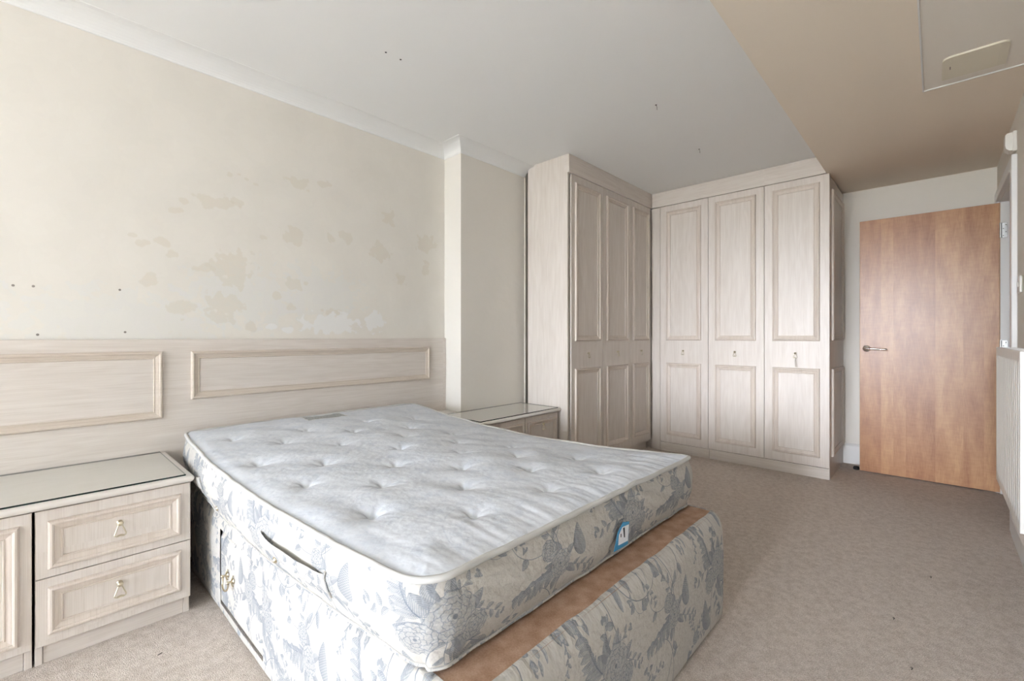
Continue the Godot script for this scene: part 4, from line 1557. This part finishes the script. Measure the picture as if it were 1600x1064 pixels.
func build_radiator() -> void:
	var t := thing("radiator", "white ribbed panel radiator on the wall by the doorway", "radiator", Vector3(2.93, 0.35, 0.27))
	var x0 := 2.49
	var x1 := 3.38
	var y0 := 0.35
	var y1 := 1.022
	var zf := 0.222
	var mb := MB.new()
	# ribbed front: pressed flutes between plain top and bottom bands
	var rows := []
	for lev in [[y0, 0.0], [y0 + 0.035, 0.0], [y0 + 0.048, 1.0], [y1 - 0.048, 1.0], [y1 - 0.035, 0.0], [y1 - 0.004, 0.0], [y1, 0.4]]:
		var row := PackedVector3Array()
		var steps := 14 * 12
		for i in steps + 1:
			var x: float = lerp(x0, x1, float(i) / steps)
			var w := 0.5 - 0.5 * cos(TAU * 14.0 * i / steps)
			var dz: float = 0.0
			if lev[1] == 1.0:
				dz = 0.014 * smoothstep(0.55, 0.95, w)
			elif lev[1] == 0.4:
				dz = 0.004
			row.append(Vector3(x, lev[0], zf + dz))
		rows.append(row)
	mb.sheet(rows, false, true)
	part(t, "front_panel", mb, M.enamel)
	mb = MB.new()
	mb.box(Vector3(x0 + 0.002, y0, zf + 0.012), Vector3(x1 - 0.002, y1 - 0.012, zf + 0.026), 0.002)
	mb.box(Vector3(x0 + 0.004, y0, 0.288), Vector3(x1 - 0.004, y1 - 0.012, 0.298), 0.002)
	part(t, "back_panel", mb, M.enamel)
	for x in [x0 - 0.004, x1]:
		mb = MB.new()
		mb.box(Vector3(x, y0 + 0.004, zf), Vector3(x + 0.004, y1, 0.300), 0.0015)
		var sp := part(t, "side_panel", mb, M.enamel)
		mb = MB.new()
		mb.lathe(Vector3(x - 0.0002 if x < 3.0 else x + 0.0042, y1 - 0.018, zf + 0.018), Vector3.LEFT if x < 3.0 else Vector3.RIGHT, [[0.0, 0.001], [0.003, 0.001], [0.0036, 0.0]], 10)
		part(sp, "screw", mb, M.plug)
	mb = MB.new()
	mb.box(Vector3(x0, y1 - 0.006, zf + 0.003), Vector3(x1, y1, zf + 0.012), 0.001)
	mb.box(Vector3(x0, y1 - 0.006, 0.290), Vector3(x1, y1, 0.300), 0.001)
	for i in 30:
		var x: float = lerp(x0 + 0.012, x1 - 0.012, i / 29.0)
		mb.box(Vector3(x - 0.004, y1 - 0.006, zf + 0.012), Vector3(x + 0.004, y1 - 0.001, 0.290))
	part(t, "top_grille", mb, M.enamel)
	for x in [x0 + 0.12, x1 - 0.12]:
		mb = MB.new()
		mb.box(Vector3(x - 0.015, y0 + 0.08, 0.298), Vector3(x + 0.015, y1 - 0.1, RIGHT_Z - 0.0015), 0.001)
		part(t, "bracket", mb, M.enamel)
	mb = MB.new()
	mb.lathe(Vector3(x1 + 0.03, 0.375, 0.262), Vector3.RIGHT, [[0.0, -0.032], [0.009, -0.032], [0.009, -0.012], [0.013, -0.010], [0.013, 0.010], [0.0, 0.012]], 14)
	mb.lathe(Vector3(x1 + 0.03, 0.375, 0.262), Vector3.UP, [[0.010, -0.03], [0.010, 0.01], [0.015, 0.012], [0.016, 0.040], [0.012, 0.046], [0.0, 0.047]], 14)
	part(t, "valve", mb, M.plastic)
	mb = MB.new()
	mb.tube([Vector3(x1 + 0.03, 0.352, 0.262), Vector3(x1 + 0.03, 0.335, 0.262), Vector3(x1 + 0.03, 0.325, 0.268), Vector3(x1 + 0.03, 0.322, 0.280), Vector3(x1 + 0.03, 0.322, RIGHT_Z - 0.0015)], 0.0075, 12)
	part(t, "pipe", mb, M.enamel)

func rounded(w: float, h: float, r: float, k := 6) -> PackedVector2Array:
	var p := PackedVector2Array()
	for c in [[w - r, h - r, 0.0], [r, h - r, PI * 0.5], [r, r, PI], [w - r, r, PI * 1.5]]:
		for i in k + 1:
			var g: float = c[2] + PI * 0.5 * i / k
			p.append(Vector2(c[0] + r * cos(g), c[1] + r * sin(g)))
	return p

func build_small_things() -> void:
	# light switch
	var t := thing("light_switch", "white square light switch on the wall above the radiator", "switch", Vector3(3.51, 1.345, RIGHT_Z))
	var mb := MB.new()
	mb.box(Vector3(3.467, 1.302, RIGHT_Z - 0.010), Vector3(3.553, 1.388, RIGHT_Z), 0.003)
	part(t, "plate", mb, M.plastic)
	mb = MB.new()
	mb.box(Vector3(3.503, 1.333, RIGHT_Z - 0.014), Vector3(3.517, 1.357, RIGHT_Z - 0.009), 0.0015)
	part(t, "rocker", mb, M.plastic)
	# alarm detector above the door frame
	t = thing("alarm_detector", "small white detector box on the wall above the door frame", "detector", Vector3(3.72, 2.14, RIGHT_Z))
	mb = MB.new()
	mb.box(Vector3(3.66, 2.085, RIGHT_Z - 0.016), Vector3(3.75, 2.195, RIGHT_Z), 0.003)
	part(t, "back_plate", mb, M.plastic)
	mb = MB.new()
	mb.slab(Vector3(3.668, 2.092, RIGHT_Z - 0.016), Vector3(0, 0, -1), Vector3.UP, Vector3.RIGHT, PackedVector2Array([Vector2(0, 0), Vector2(0.012, 0), Vector2(0.024, 0.012), Vector2(0.028, 0.03), Vector2(0.028, 0.088), Vector2(0.020, 0.096), Vector2(0, 0.098)]), 0.074)
	part(t, "cover", mb, M.plastic)
	# access hatch in the lowered ceiling with an extract grille
	t = thing("ceiling_hatch", "flat cream access panel with thin white edging in the lowered ceiling", "hatch", Vector3(2.3, SOFFIT, 0.12))
	mb = MB.new()
	mb.box(Vector3(1.55, SOFFIT - 0.003, -0.046), Vector3(3.043, SOFFIT, 0.304), 0.001)
	part(t, "panel", mb, M.hatch)
	mb = MB.new()
	mb.box(Vector3(1.55, SOFFIT - 0.008, -0.052), Vector3(3.049, SOFFIT, -0.046), 0.001)
	part(t, "edge_strip", mb, M.gloss_white)
	mb = MB.new()
	mb.box(Vector3(3.043, SOFFIT - 0.008, -0.046), Vector3(3.049, SOFFIT, 0.304), 0.001)
	part(t, "edge_strip", mb, M.gloss_white)
	t = thing("vent_cover", "cream rounded plastic vent cover on the ceiling access panel", "vent", Vector3(2.86, SOFFIT - 0.003, 0.12))
	mb = MB.new()
	# plan: x runs along the room, z across; far corners square, near corners rounded
	var w := 0.222
	var l := 0.205
	var poly := PackedVector2Array()
	for c in [[w - 0.004, l - 0.004, 0.0, 0.004], [0.03, l - 0.03, PI * 0.5, 0.03], [0.03, 0.03, PI, 0.03], [w - 0.004, 0.004, PI * 1.5, 0.004]]:
		for i in 7:
			var g: float = c[2] + PI * 0.5 * i / 6.0
			poly.append(Vector2(c[0] + c[3] * cos(g), c[1] + c[3] * sin(g)))
	mb.slab(Vector3(2.745, SOFFIT - 0.003, 0.018), Vector3.RIGHT, Vector3.BACK, Vector3.DOWN, poly, 0.008)
	var vc := part(t, "cover", mb, M.cream_plastic)
	for z in [0.018 + 0.026, 0.018 + l - 0.026]:
		mb = MB.new()
		mb.box(Vector3(2.778, SOFFIT - 0.0122, z - 0.0006), Vector3(2.95, SOFFIT - 0.0108, z + 0.0006))
		part(vc, "seam", mb, M.cream_plastic)
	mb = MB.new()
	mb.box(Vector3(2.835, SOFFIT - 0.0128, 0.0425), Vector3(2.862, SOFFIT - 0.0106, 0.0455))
	part(vc, "slot_shade", mb, M.plug, "dark strip coloured for the shade in a slot")  # dark strip painted in place of a cut slot and its shade
	# lint on the carpet
	var bits := [[1.95, -0.06], [2.25, -0.12], [1.55, -0.22], [0.30, -1.92], [0.36, -1.62], [2.75, -0.02]]
	var said := ["dark lint fleck on the carpet between bed foot and radiator", "dark lint fleck on the carpet furthest along towards the wardrobe side", "dark lint fleck on the carpet nearest the bed's foot corner", "dark lint fleck on the carpet close beside the drawer unit", "dark lint fleck on the carpet at the bottom left, nearest the viewer", "dark lint fleck on the carpet nearest the open door"]
	for i in bits.size():
		mb = MB.new()
		var b: Array = bits[i]
		mb.tube([Vector3(b[0], 0.001, b[1]), Vector3(b[0] + 0.006, 0.004, b[1] + 0.003), Vector3(b[0] + 0.012, 0.002, b[1] - 0.002)], 0.0016, 6)
		single("lint", mb, M.plug, said[i], "lint", "bits of lint on the carpet")
